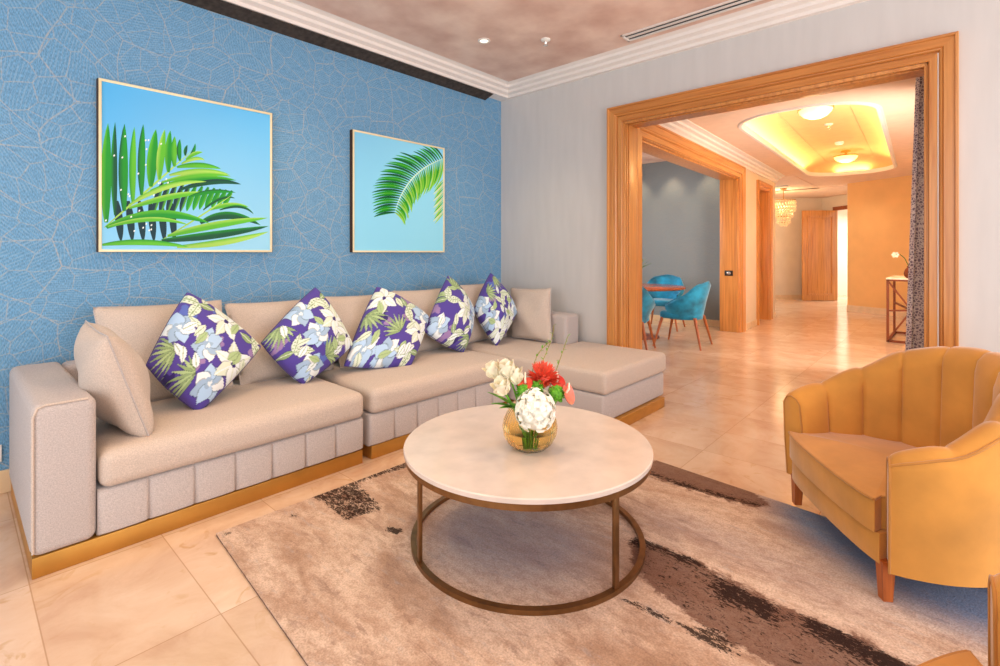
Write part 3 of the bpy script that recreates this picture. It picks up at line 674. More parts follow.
for k, (x0, x1, zt, yb, lab) in enumerate([
        (0.52, 1.16, 0.955, 3.22, 'plain beige back cushion nearest the left armrest, behind the leftmost floral pillow'),
        (1.18, 1.82, 0.925, 3.22, 'plain beige back cushion between the first and second floral pillows from the left'),
        (1.85, 2.47, 0.925, 3.22, 'plain beige back cushion between the second and third floral pillows from the left'),
        (2.46, 3.06, 0.935, 3.22, 'plain beige back cushion between the third and fourth floral pillows from the left'),
        (3.08, 3.68, 0.955, 3.24, 'plain beige back cushion behind the two rightmost floral pillows')]):
    cushion('back_cushion', lab, ((x0, 3.46, zt), (x1, 3.46, zt-0.005), (x1-0.01, yb, 0.435), (x0+0.01, yb, 0.435)), 0.085, G1, 11+k, 0.045)
cushion('bolster_cushion', 'plump plain beige cushion leaning on the left armrest of the sofa', ((0.43, 3.06, 0.93), (0.445, 2.64, 0.90), (0.60, 2.66, 0.42), (0.60, 3.12, 0.43)), 0.125, None, 31, 0.05)
cushion('end_cushion', 'plain beige cushion leaning on the low right armrest by the chaise', ((3.74, 3.26, 0.905), (3.76, 2.78, 0.925), (3.655, 2.69, 0.435), (3.64, 3.16, 0.435)), 0.08, None, 33, 0.05)

# floral print painted as flat colour over the cover's own u, v
def hexc(r, g, b_): return np.array([L(r), L(g), L(b_)])
PUR = hexc(86, 70, 158); DPUR = hexc(56, 44, 112); MAU = hexc(156, 128, 178); LBL = hexc(182, 212, 242); WHT = hexc(236, 244, 246); CRM = hexc(222, 232, 214); YGR = hexc(176, 200, 146); GRN = hexc(146, 172, 122); BLU = hexc(92, 110, 190)
def floral(uv, seed):
    rs = np.random.RandomState(seed); x, y = uv[:, 0], uv[:, 1]
    col = np.tile(PUR, (len(uv), 1))
    def paint(mask, c): col[mask] = c
    def blobn(cx, cy, r, c, wob=0.25):
        a = np.arctan2(y-cy, x-cx); d = np.hypot(x-cx, y-cy); ph = rs.uniform(0, 6, 2)
        paint(d < r*(1+wob*np.sin(3*a+ph[0])+wob*0.6*np.sin(5*a+ph[1])), c)
    def leaf(cx, cy, ang, ln, wd, c, vein=None, dots=False, bend=0.0):
        dx, dy = x-cx, y-cy; s = dx*math.cos(ang)+dy*math.sin(ang); t = -dx*math.sin(ang)+dy*math.cos(ang)
        q = s/ln; t = t-bend*ln*q*(1-q)
        w = wd*np.clip(np.sin(PI*np.clip(q, 0, 1)**0.8), 0, 1)
        ins = (q > 0) & (q < 1) & (np.abs(t) < w); paint(ins, c)
        if vein is not None: paint(ins & (np.abs(t) < wd*0.10), vein)
        if dots: paint(ins & (np.abs(np.abs(t)-wd*0.45) < wd*0.14) & (np.sin(q*38) > 0.2), vein)
        paint((q > -0.02) & (q < 1.02) & (np.abs(t) < w*1.12+0.006) & ~ins & (rs.rand() > -1), np.where(True, col[(q > -0.02) & (q < 1.02) & (np.abs(t) < w*1.12+0.006) & ~ins]*0.55, 0))
    def frond(cx, cy, ang, ln, c):
        for k in range(9):
            a = ang+(k-4)*0.26; leaf(cx, cy, a, ln*(1-0.05*abs(k-4)), 0.035, c if k % 2 else GRN)
    def flower(cx, cy, r, c1, c2, np_=6):
        ph = rs.uniform(0, 1)
        for k in range(np_): leaf(cx, cy, ph+2*PI*k/np_, r, r*0.27, c1 if k % 2 else c2, vein=c2 if k % 2 else c1)
        blobn(cx, cy, r*0.12, DPUR, 0.1)
    for _ in range(7): blobn(rs.uniform(-1, 1), rs.uniform(-1, 1), rs.uniform(0.10, 0.2), [MAU, BLU, DPUR][_ % 3])
    g = [(-0.7, -0.7), (0.0, -0.75), (0.7, -0.65), (-0.75, 0.0), (0.05, 0.02), (0.72, 0.05), (-0.65, 0.7), (0.05, 0.72), (0.7, 0.72)]
    kinds = ['flower', 'rose', 'leaves', 'frond', 'flower', 'rose', 'leaves', 'frond', 'rose']; rs.shuffle(kinds)
    for (cx, cy), k in zip(g, kinds):
        cx += rs.uniform(-0.08, 0.08); cy += rs.uniform(-0.08, 0.08); a = rs.uniform(0, 6.28)
        if k == 'flower': flower(cx, cy, rs.uniform(0.44, 0.54), WHT, CRM)
        elif k == 'rose':
            for q in range(7): leaf(cx, cy, a+q*0.9, 0.40, 0.16, [LBL, WHT, LBL*0.8][q % 3], bend=0.3)
            blobn(cx, cy, 0.10, LBL*0.75); blobn(cx+0.02, cy, 0.05, WHT)
        elif k == 'frond': frond(cx-0.2*math.cos(a), cy-0.2*math.sin(a), a, 0.62, YGR)
        else:
            leaf(cx, cy, a, 0.54, 0.13, CRM, vein=GRN, dots=True); leaf(cx, cy, a+1.5, 0.50, 0.12, CRM, vein=GRN, dots=True); leaf(cx, cy, a+3.3, 0.36, 0.09, GRN, vein=CRM)
    for _ in range(12): leaf(rs.uniform(-0.9, 0.9), rs.uniform(-0.9, 0.9), rs.uniform(0, 6.28), 0.38, 0.085, [CRM, WHT, YGR][_ % 3], vein=GRN)
    return np.concatenate([col, np.ones((len(uv), 1))], 1)
G2 = 'purple floral pillows on the sofa'
PIL = [
    (((0.916, 3.26, 1.025), (1.247, 3.06, 0.691), (0.862, 2.885, 0.425), (0.664, 3.02, 0.683)), 'purple floral pillow leftmost of the row, largest in view, by the left armrest'),
    (((1.703, 3.28, 1.013), (1.874, 3.08, 0.614), (1.474, 2.996, 0.43), (1.27, 3.12, 0.703)), 'purple floral pillow second from the left, large pale blue bloom in its middle'),
    (((2.215, 3.30, 0.990), (2.607, 3.15, 0.732), (2.229, 2.90, 0.435), (1.787, 3.05, 0.487)), 'purple floral pillow third from the left, slumped low in the middle of the sofa'),
    (((2.967, 3.32, 1.054), (3.169, 3.20, 0.737), (2.834, 2.985, 0.43), (2.509, 3.08, 0.629)), 'purple floral pillow fourth from the left, standing on a point'),
    (((3.49, 3.30, 1.058), (3.65, 3.10, 0.690), (3.255, 3.006, 0.425), (3.19, 3.22, 0.745)), 'purple floral pillow rightmost of the row, in the corner beside the beige end cushion'),
]
for k, (cs, lab) in enumerate(PIL):
    mb, uv, edge = pillow_mesh(*cs, 0.125, 110, 50+k, -0.05, 0.007)
    c = cen(mb.v); t = thing('floral_pillow', lab, 'pillow', c, 0, G2)
    obj('pillow_cover', mb, M['print'], t, off=c, angle=80, colors=floral(uv, 100+k))
    obj('piping', MB().tube(edge[::4], 0.0025, 5, closed=True), M['print_edge'], t, off=c)

# ------------------------------------------------------------------ paintings
def painting(label, x0, x1, z0, z1, art):
    c = ((x0+x1)/2, YB, z0)
    t = thing('framed_painting', label, 'painting', c, 0, 'palm paintings on the blue wall')
    y0, y1 = YB-0.045, YB-0.001
    w = 0.014; f = MB()
    for lo, hi in (((x0, y0, z0), (x1, y1, z0+w)), ((x0, y0, z1-w), (x1, y1, z1)), ((x0, y0, z0+w), (x0+w, y1, z1-w)), ((x1-w, y0, z0+w), (x1, y1, z1-w))):
        f.rbox(lo, hi, 0.002)
    obj('frame', f, M['gold_frame'], t, off=c)
    for xx in (x0-0.004, x1): obj('frame_side', MB().box((xx, y0+0.006, z0), (xx+0.004, y1, z1)), M['dark_edge'], t, off=c)
    cv = MB(); cols = []; W, H = x1-x0-2*w, z1-z0-2*w; yf = y0+0.008; cnt = [0]
    nn = 24
    rs = np.random.RandomState(5)
    def P(i, j):
        u, v = i/(nn-1), j/(nn-1)
        q = np.clip(0.75*v+0.25*(1-u)+0.08*math.sin(5*u+3*v), 0, 1); a, b_ = art['sky']
        cols.append(list(np.array(b_)*(1-q)+np.array(a)*q)+[1]); return (x0+w+W*u, yf, z0+w+H*v)
    cv.grid(P, nn, nn)
    def strip(pts, wd, c, c2=None):      # leaf-shaped strip of the print; pts are u, v points along it
        cnt[0] += 1; y = yf-0.0004-0.00001*cnt[0]; N = 14; pts = [np.array(p, float) for p in pts]; vs = []
        def bez(t):
            if len(pts) == 2: return pts[0]*(1-t)+pts[1]*t
            return pts[0]*(1-t)**2+2*pts[1]*t*(1-t)+pts[2]*t*t
        for k in range(N+1):
            t = k/N; p = bez(t); d = bez(min(1, t+0.01))-bez(max(0, t-0.01)); d /= np.linalg.norm(d)+1e-9; nv = np.array([-d[1], d[0]])
            ww = wd*max(0.02, math.sin(PI*min(1, t*0.93+0.07))**0.7)
            for sgn in (-1, 0, 1):
                q = np.clip(p+nv*ww*sgn, 0.0, 1.0); vs.append((x0+w+W*q[0], y, z0+w+H*q[1]))
                cc = c2 if (sgn == 1 and c2 is not None) else c
                cols.append(list(np.array(cc)*(0.85+0.3*t))+[1])
        cv.add(vs, [(k*3+j, k*3+j+1, k*3+j+4, k*3+j+3) for k in range(N) for j in range(2)])
    art['draw'](strip)
    obj('canvas', cv, M['canvas'], t, off=c, smooth=False, colors=cols)
g1, g2, g3, g4, g5 = hexc(28, 150, 40), hexc(96, 190, 44), hexc(14, 84, 54), hexc(168, 216, 92), hexc(10, 52, 60)
def Q(px, py):
    u = (px-62)/578; top = 60+117*u; return (u, (638-py)/(638-top))
def draw1(S):
    rs = random.Random(3)
    for k in range(6): x = 105+k*33; S([Q(x, 470), Q(x+8, 545), Q(x+12, 612)], 0.020, g5)          # dark leaflets of the lower frond
    for k in range(12): x = 225+k*22; S([Q(x+20, 400+k*3), Q(x-5, 470), Q(x-12, 520-k*3)], 0.017, g5 if k < 5 else g1, g2)
    S([Q(70, 562), Q(180, 450), Q(345, 290)], 0.006, g4)
    for (bx, by, tx, ty, w, c, c2) in [(75, 545, 80, 205, .026, g1, g2), (100, 520, 100, 200, .016, g3, g1), (126, 505, 127, 205, .024, g1, g3), (152, 480, 156, 215, .018, g2, g1), (178, 450, 183, 205, .020, g1, g3),
                                   (206, 420, 222, 222, .028, g1, g2), (232, 395, 250, 222, .022, g2, g4), (262, 370, 268, 225, .020, g1, g2), (282, 350, 283, 245, .018, g2, g1), (300, 330, 300, 255, .014, g1, g3), (318, 312, 325, 275, .010, g3, g1)]:
        S([Q(bx, by), Q((bx+tx)/2-6, (by+ty)/2), Q(tx, ty)], w, c, c2)
    for (a, m, e, w, c, c2) in [((330, 318), (350, 300), (352, 270), .010, g1, g3), ((320, 325), (350, 298), (378, 300), .012, g2, g4), ((305, 340), (360, 310), (385, 328), .012, g4, g2), ((290, 352), (370, 335), (445, 358), .018, g2, g1), ((265, 380), (380, 352), (476, 378), .018, g4, g2),
                                ((240, 405), (380, 360), (482, 384), .016, g2, g4), ((205, 435), (370, 372), (502, 398), .020, g1, g2), ((300, 430), (420, 385), (522, 412), .018, g3, g5), ((140, 485), (260, 395), (392, 402), .016, g4, g2), ((140, 495), (280, 440), (395, 440), .018, g2, g4),
                                ((330, 455), (410, 425), (500, 440), .014, g1, g3), ((380, 500), (450, 440), (498, 460), .010, g3, g1), ((400, 500), (480, 470), (552, 490), .016, g2, g4), ((440, 500), (530, 470), (572, 515), .010, g3, g1)]:
        S([Q(*a), Q(*m), Q(*e)], w, c, c2)
    S([Q(235, 608), Q(360, 530), Q(492, 445)], 0.005, g4)
    for (a, m, e, w, c, c2) in [((370, 545), (470, 488), (600, 552), .026, g3, g1), ((75, 562), (230, 478), (402, 545), .028, g1, g2), ((80, 560), (220, 510), (330, 552), .014, g2, g4), ((260, 590), (420, 545), (630, 528), .024, g2, g4), ((240, 606), (430, 590), (634, 556), .026, g3, g1), ((290, 628), (470, 618), (634, 575), .022, g4, g2), ((64, 622), (180, 600), (330, 628), .018, g2, g1)]:
        S([Q(*a), Q(*m), Q(*e)], w, c, c2)
    for k in range(26):
        x, y = rs.uniform(70, 260), rs.uniform(240, 600); S([Q(x, y), Q(x+3, y-7)], 0.004, (0.9, 0.95, 0.9))
def Q2(px, py):
    u = (px-66)/434; top = 45+87*u; return (u, (628-py)/(628-top))
def draw2(S):
    rs = random.Random(4)
    def rach(t):
        p0, p1, p2 = np.array((500, 178.)), np.array((300, 235.)), np.array((248, 440.)); return p0*(1-t)**2+2*p1*t*(1-t)+p2*t*t
    for k in range(16):                                  # second frond at the right edge
        y = 300+k*11; S([Q2(500, y-20), Q2(475, y+5), Q2(452-(k % 3)*4, y+30)], 0.007, [g4, g2, (0.75, 0.8, 0.3)][k % 3])
    for k in range(34):
        t = k/33; p = rach(t); d = rach(min(1, t+.02))-rach(max(0, t-.02)); d /= np.linalg.norm(d)
        out = np.array((d[1], -d[0])); out = out if out[0]*-0.7+out[1]*-0.7 > 0 else -out
        ln = 155*(0.45+0.6*math.sin(PI*(0.18+0.72*t))) if t > 0.25 else 110
        e = p+out*ln*0.85+d*ln*0.5+np.array((rs.uniform(-6, 6), rs.uniform(-6, 6))); m = p+out*ln*0.5+d*ln*0.1
        S([Q2(*p), Q2(*m), Q2(*e)], 0.011, [g3, g1, g1][k % 3], [g1, g2, g3][k % 3])
    for k in range(34):
        t = k/33; p = rach(t); d = rach(min(1, t+.02))-rach(max(0, t-.02)); d /= np.linalg.norm(d)
        out = np.array((d[1], -d[0])); out = -out if out[0]*-0.7+out[1]*-0.7 > 0 else out
        ln = 150*(1-0.45*t)
        e = p+out*ln*0.8+d*ln*0.62+np.array((rs.uniform(-8, 8), rs.uniform(-8, 8))); m = p+out*ln*0.55+d*ln*0.15
        S([Q2(*p), Q2(*m), Q2(*e)], 0.011, [g2, g4, g1, g2][k % 4], [g4, g2, g2, g1][k % 4])
    S([Q2(500, 178), Q2(300, 235), Q2(248, 440)], 0.006, (0.65, 0.9, 0.7))
painting('larger palm painting with low overlapping fronds, left of the two on the blue wall', 0.571, 1.555, 1.256, 2.254, {'sky': (hexc(84, 184, 244), hexc(156, 218, 246)), 'draw': draw1})
painting('square painting of one arching palm frond on pale blue, nearer the room corner', 2.206, 3.195, 1.256, 2.258, {'sky': (hexc(136, 212, 248), hexc(152, 226, 250)), 'draw': draw2})

# ------------------------------------------------------------------ rug
RC = [(0.79, 2.415), (2.93, 2.385), (2.66, -0.75), (0.58, -0.75)]
nx, ny = 150, 220
uu = np.linspace(0, 1, nx); vv = np.linspace(0, 1, ny); UU, VV = np.meshgrid(uu, vv, indexing='ij')
a = [np.array(p) for p in RC]
XY = (a[0]*((1-UU)*(1-VV))[..., None]+a[1]*(UU*(1-VV))[..., None]+a[2]*(UU*VV)[..., None]+a[3]*((1-UU)*VV)[..., None])
X_, Y_ = XY[..., 0], XY[..., 1]
def inpoly(ps):
    r = np.zeros(X_.shape, bool); n = len(ps)
    for i in range(n):
        (x1, y1), (x2, y2) = ps[i], ps[(i+1) % n]
        if y1 == y2: continue
        c = ((y1 > Y_) != (y2 > Y_)) & (X_ < (x2-x1)*(Y_-y1)/(y2-y1)+x1); r ^= c
    return r.astype(float)
def blur(a_, k):
    for ax in (0, 1):
        p = np.pad(a_, [(k, k) if i == ax else (0, 0) for i in range(2)], mode='edge'); c = np.cumsum(p, axis=ax)
        z = np.zeros_like(np.take(c, [0], axis=ax)); c = np.concatenate([z, c], axis=ax); w = 2*k+1
        a_ = (np.take(c, range(w, c.shape[ax]), axis=ax)-np.take(c, range(0, c.shape[ax]-w), axis=ax))/w
    return a_
patch1 = [(1.219, 2.414), (1.21, 2.064), (1.418, 2.02), (1.482, 2.252), (1.484, 2.351), (1.741, 2.325), (2.2, 2.34), (2.2, 2.42), (1.537, 2.454)]
band2 = [(1.993, 1.071), (2.031, 0.973), (2.034, 0.761), (1.989, 0.543), (1.983, 0.398), (1.988, 0.255), (1.954, 0.112), (1.95, -0.3), (1.60, -0.3), (1.62, 0.325), (1.657, 0.496), (1.679, 0.661), (1.719, 0.824), (1.791, 0.933)]
band2a = [(1.99, 0.68), (1.97, 0.584), (1.95, 0.449), (1.86, 0.452), (1.855, 0.594), (1.89, 0.67)]
band2b = [(1.98, 0.40), (1.985, 0.254), (1.955, -0.1), (1.85, -0.1), (1.86, 0.269), (1.90, 0.38)]
band2c = [(2.02, 1.06), (2.05, 0.95), (2.04, 0.74), (1.98, 0.74), (1.985, 0.95), (1.96, 1.04)]
band3 = [(2.83, 1.45), (2.849, 0.956), (2.76, 0.659), (2.63, 0.661), (2.596, 0.871), (2.586, 1.071), (2.606, 1.35)]
band3b = [(2.62, 1.35), (2.60, 1.07), (2.61, 0.87), (2.66, 0.66), (2.70, 0.70), (2.66, 0.95), (2.67, 1.3)]
band4 = [(1.63, 0.979), (1.656, 0.831), (1.665, 0.623), (1.646, 0.45), (1.595, 0.45), (1.598, 0.732), (1.583, 0.91)]
streak = [(1.948, 1.12), (1.967, 0.988), (1.934, 0.971), (1.914, 1.09)]
spk = [[(0.79, 2.41), (0.85, 2.41), (0.86, 2.33), (0.79, 2.34)], [(1.06, 2.34), (1.12, 2.36), (1.12, 2.25), (1.07, 2.24)], [(1.28, 1.90), (1.36, 1.92), (1.38, 1.79), (1.30, 1.80)], [(2.40, 0.93), (2.43, 0.93), (2.40, 0.60), (2.38, 0.60)], [(2.66, 0.62), (2.70, 0.62), (2.69, 0.47), (2.65, 0.50)]]
brown = blur(np.maximum.reduce([inpoly(band2)*0.74, inpoly(band3)*0.72, inpoly(patch1)*0.42]), 4)
dark = blur(np.maximum.reduce([inpoly(band2)*0.44, inpoly(band2a)*0.64, inpoly(band2b)*0.63, inpoly(band2c)*0.64, inpoly(band3)*0.36, inpoly(band3b)*0.6, inpoly(patch1)*0.57, inpoly(band4)*0.62, inpoly(streak)*0.62]+[inpoly(s)*0.68 for s in spk]), 2)
cool = blur(np.maximum.reduce([inpoly([(1.50, 1.80), (1.80, 1.80), (1.95, 1.48), (1.93, 1.2), (1.76, 1.05), (1.55, 1.08), (1.36, 1.32), (1.30, 1.56)])*0.45, inpoly([(2.78, 0.66), (2.9, 0.3), (2.7, -0.4), (2.26, -0.22), (2.25, 0.06), (2.40, 0.36), (2.56, 0.58)])*1.0, inpoly([(2.15, 1.15), (2.35, 1.1), (2.3, 0.3), (2.15, 0.2)])*0.3]), 9)  # blue-grey pile colour that also paints in cool shade under table and armchair
b = MB(); ht = 0.012
b.grid(lambda i, j: (X_[i, j], Y_[i, j], ht), nx, ny)
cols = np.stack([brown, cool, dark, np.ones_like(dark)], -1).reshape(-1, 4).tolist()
per = [(i, 0) for i in range(nx)]+[(nx-1, j) for j in range(1, ny)]+[(i, ny-1) for i in range(nx-2, -1, -1)]+[(0, j) for j in range(ny-2, 0, -1)]
b0 = len(b.v)
for (i, j) in per: b.v.append((X_[i, j], Y_[i, j], 0.001)); cols.append([1.0, 0, 0.55, 1])
for k in range(len(per)):
    (i, j), (i2, j2) = per[k], per[(k+1) % len(per)]
    b.f.append((i*ny+j, b0+k, b0+(k+1) % len(per), i2*ny+j2))
c = (1.7, 0.9, 0.0)
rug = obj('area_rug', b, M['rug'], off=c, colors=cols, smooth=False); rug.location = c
tag(rug, 'distressed beige, brown and grey abstract rug under the coffee table', 'rug')

# ------------------------------------------------------------------ coffee table
TC = (1.714, 1.400, 0.012); RT = 0.535; RB = 0.505; ZT = 0.426
tb = thing('coffee_table', 'round coffee table with pale marble top and bronze ring base', 'table', TC)
mt = MB().lathe([(0.0, ZT-0.022), (RT-0.004, ZT-0.022), (RT, ZT-0.019), (RT, ZT-0.004), (RT-0.004, ZT), (0.0, ZT)], 128)
obj('tabletop', mt, M['marble'], tb, off=(0, 0, TC[2]))
obj('top_rim', MB().lathe([(RT-0.035, ZT-0.046), (RT-0.006, ZT-0.046), (RT-0.006, ZT-0.0225), (RT-0.035, ZT-0.0225), (RT-0.035, ZT-0.046)], 128), M['bronze'], tb, off=(0, 0, TC[2]))
obj('base_ring', MB().lathe([(RB-0.024, 0.0), (RB, 0.0), (RB, 0.018), (RB-0.024, 0.018), (RB-0.024, 0.0)], 128), M['bronze'], tb)
cam_r = Vector((0.673, -0.7396, 0)); cam_f = Vector((0.7396, 0.673, 0))
for ang in (28, 118, 208, 308):
    d = cam_r*math.cos(math.radians(ang))+cam_f*math.sin(math.radians(ang)); p = d*(RB-0.012); q = MB()
    zr = math.degrees(math.atan2(d.y, d.x)); cz, sz = math.cos(math.radians(zr)), math.sin(math.radians(zr))
    q.rbox((-0.007, -0.013, 0.018), (0.007, 0.013, ZT-0.046-TC[2]), 0.002, T=lambda v: (p.x+v[0]*cz-v[1]*sz, p.y+v[0]*sz+v[1]*cz, v[2]))
    obj('leg', q, M['bronze'], tb)

# ------------------------------------------------------------------ vase and flowers
VC = Vector((1.652, 1.332, ZT)); VH = 0.172
def vprof(k, off=0.0):
    return [(max(0.0001, r-off), z) for (r, z) in k]
vk = [(0.040, 0.0), (0.070, 0.004), (0.095, 0.025), (0.111, 0.055), (0.116, 0.085), (0.110, 0.115), (0.096, 0.142), (0.082, 0.160), (0.078, 0.172)]
vase = thing('glass_vase', 'round ribbed amber glass vase holding the bouquet on the coffee table', 'vase', VC)
vk = [(r, z*1.07) for (r, z) in vk]; outp = [(0.0001, 0.0)]+vk; inp = [(max(0.0001, r-0.0045), max(z, 0.006)) for (r, z) in vk[::-1]]+[(0.0001, 0.006)]
obj('bowl', MB().lathe(outp+inp, 144, rib=0.012, nrib=36), M['amber'], vase, angle=60)
wk = [(0.0001, 0.0065), (0.062, 0.0085), (0.088, 0.027), (0.104, 0.055), (0.109, 0.080), (0.0001, 0.080)]
obj('water', MB().lathe(wk, 72), M['water'], vase)
def rel(r, f, z):
    p = cam_r*r-cam_f*f
    if z > 0.16: z += 0.013
    return Vector((p.x, p.y, z))      # right, towards the room's middle, up
def stem(mb, top, r=0.003):
    base = Vector((top.x*0.15, top.y*0.15, 0.012)); mid = Vector((top.x*0.35, top.y*0.35, 0.15))
    if mid.xy.length > 0.055: mid.xy = mid.xy.normalized()*0.055
    pts = [base*(1-t)**2+mid*2*t*(1-t)+top*t*t for t in [k/10 for k in range(11)]]
    mb.tube(pts, r, 6); return mb
def petal(mb, c, d, up, ln, wd, cup=0.3, n=5, tip=0.0):
    d = d.normalized(); s = d.cross(up).normalized(); nn = s.cross(d).normalized(); vs = []; fs = []
    for i in range(n+1):
        t = i/n; w = wd*math.sin(PI*(0.12+0.88*t*(1-tip*0.3)))**0.75 if t < 1 else wd*0.15
        for j in (-1, 0, 1): vs.append(c+d*ln*t+s*w*j*0.5+nn*(cup*ln*(t*t)*0.6+abs(j)*w*0.18))
    for i in range(n):
        for j in range(2): fs.append((i*3+j, i*3+j+1, i*3+j+4, i*3+j+3))
    mb.add(vs, fs)
def rdir(rs, zmin=-0.3):
    while True:
        v = Vector((rs.uniform(-1, 1), rs.uniform(-1, 1), rs.uniform(-1, 1)))
        if 0.1 < v.length < 1 and v.normalized().z > zmin: return v.normalized()
def flower_thing(name, label, cat, group=None): return thing(name, label, cat, VC, 0, group)
rs = random.Random(21)
# hydrangea
h = flower_thing('hydrangea', 'big round white hydrangea at the front of the vase', 'flower'); hc = rel(0.018, 0.075, 0.168); m = MB()
for k in range(150):
    d = rdir(rs, -0.75); c = hc+Vector((d.x*0.076, d.y*0.076, d.z*0.085)); t1 = d.orthogonal().normalized(); t2 = d.cross(t1)
    a0 = rs.uniform(0, 6)
    for q in range(4): e = t1*math.cos(a0+q*PI/2)+t2*math.sin(a0+q*PI/2); petal(m, c, e+d*0.35, d, 0.017, 0.018, 0.1, 3)
m.blob(hc, 0.072, 8, 1, 1, 1.1)
obj('bloom', m, M['petal_white'], h, angle=80); obj('stem', stem(MB(), hc+Vector((0, 0, -0.05))), M['leaf'], h)
# white tulips
tg = 'white tulips at the left of the bouquet'
for (r_, f_, z_, lab) in [(-0.137, 0.02, 0.335, 'white tulip highest at the left edge of the bouquet'), (-0.087, 0.05, 0.345, 'white tulip at the top beside the coral bloom'), (-0.107, 0.09, 0.285, 'white tulip leaning lowest over the vase rim on the left'), (-0.057, 0.03, 0.310, 'white tulip nearest the middle, above the green leaves')]:
    t = flower_thing('white_tulip', lab, 'flower', tg); c = rel(r_, f_, z_-0.045); m = MB()
    ax = (Vector((c.x*0.9, c.y*0.9, 0.22))).normalized(); t1 = ax.orthogonal().normalized(); t2 = ax.cross(t1)
    for ring in range(2):
        for q in range(4):
            a_ = q*PI/2+ring*PI/4; e = t1*math.cos(a_)+t2*math.sin(a_); petal(m, c+e*0.010, ax*1.0+e*(0.75-0.35*ring), -e, 0.070, 0.072, 0.35, 6)
    obj('bloom', m, M['petal_cream'], t, angle=80); obj('stem', stem(MB(), c, 0.004), M['leaf'], t)
# coral bloom made of many narrow petals
t = flower_thing('coral_bloom', 'coral red many-petalled bloom at the top centre of the bouquet', 'flower'); c = rel(0.055, 0.0, 0.275); m = MB()
for k in range(190):
    d = rdir(rs, -0.25); petal(m, c+d*0.02, d, d.orthogonal(), 0.05+0.012*rs.random(), 0.010, 0.25, 3)
m.blob(c, 0.035, 8); obj('bloom', m, M['petal_red'], t, angle=80); obj('stem', stem(MB(), c), M['leaf'], t)
def anthurium(label, r_, f_, z_, face, size, mat_):
    t = flower_thing('anthurium', label, 'flower', 'anthuriums in the bouquet'); c = rel(r_, f_, z_); m = MB()
    n1 = (cam_r*face[0]-cam_f*face[1]+Vector((0, 0, face[2]))).normalized(); s = n1.cross(Vector((0, 0, 1))).normalized(); upv = s.cross(n1)
    vs = [c]; N = 28
    for ringk in (0.35, 0.7, 1.0):
        for k in range(N):
            a_ = 2*PI*k/N; rr = size*(0.72+0.28*abs(math.cos(a_/2))-0.30*(1-min(1, abs(a_-PI)*1.6)) if True else 1)
            p = c+(s*math.sin(a_)*rr*0.95+upv*(-math.cos(a_))*rr)*ringk+n1*(0.25*size*ringk*ringk); vs.append(p)
    fs = [(0, 1+k, 1+(k+1) % N) for k in range(N)]
    for g in range(2): fs += [(1+g*N+k, 1+(g+1)*N+k, 1+(g+1)*N+(k+1) % N, 1+g*N+(k+1) % N) for k in range(N)]
    m.add(vs, fs)
    b0 = len(m.v); nb = [Vector(v)-n1*0.002 for v in vs]; m.add(nb, [f[::-1] for f in fs])
    obj('spathe', m, mat_, t, angle=80)
    obj('spadix', MB().tube([c+n1*0.002, c+n1*0.02+upv*0.012, c+n1*0.03+upv*0.035], [0.005, 0.0048, 0.003], 8), M['petal_cream'], t)
    obj('stem', stem(MB(), c-n1*0.003), M['leaf'], t)
anthurium('salmon pink anthurium leaning out at the right of the bouquet', 0.150, 0.02, 0.225, (0.75, 0.45, 0.35), 0.052, M['petal_pink'])
anthurium('red anthurium between the coral bloom and the salmon one', 0.115, -0.01, 0.262, (0.3, 0.6, 0.6), 0.040, M['petal_red_dark'])
anthurium('small coral anthurium between the white tulips and the coral bloom', -0.020, 0.03, 0.268, (-0.2, 0.7, 0.5), 0.036, M['petal_red'])
gg = 'green button chrysanthemums in the bouquet'
for (r_, f_, z_, R_, lab) in [(-0.030, 0.055, 0.238, 0.028, 'green button bloom on the left, below the small coral anthurium'), (0.030, 0.045, 0.255, 0.026, 'green button bloom in the middle, just above the hydrangea'), (0.105, 0.045, 0.225, 0.034, 'larger green button bloom on the right, beside the salmon anthurium')]:
    t = flower_thing('green_button_flower', lab, 'flower', gg); c = rel(r_, f_, z_); m = MB().blob(c, R_*0.85, 8)
    for k in range(130): d = rdir(rs, -0.8); petal(m, c+d*R_*0.75, d, d.orthogonal(), R_*0.42, R_*0.3, 0.4, 2)
    obj('bloom', m, M['button_green'], t, angle=80); obj('stem', stem(MB(), c), M['leaf'], t)
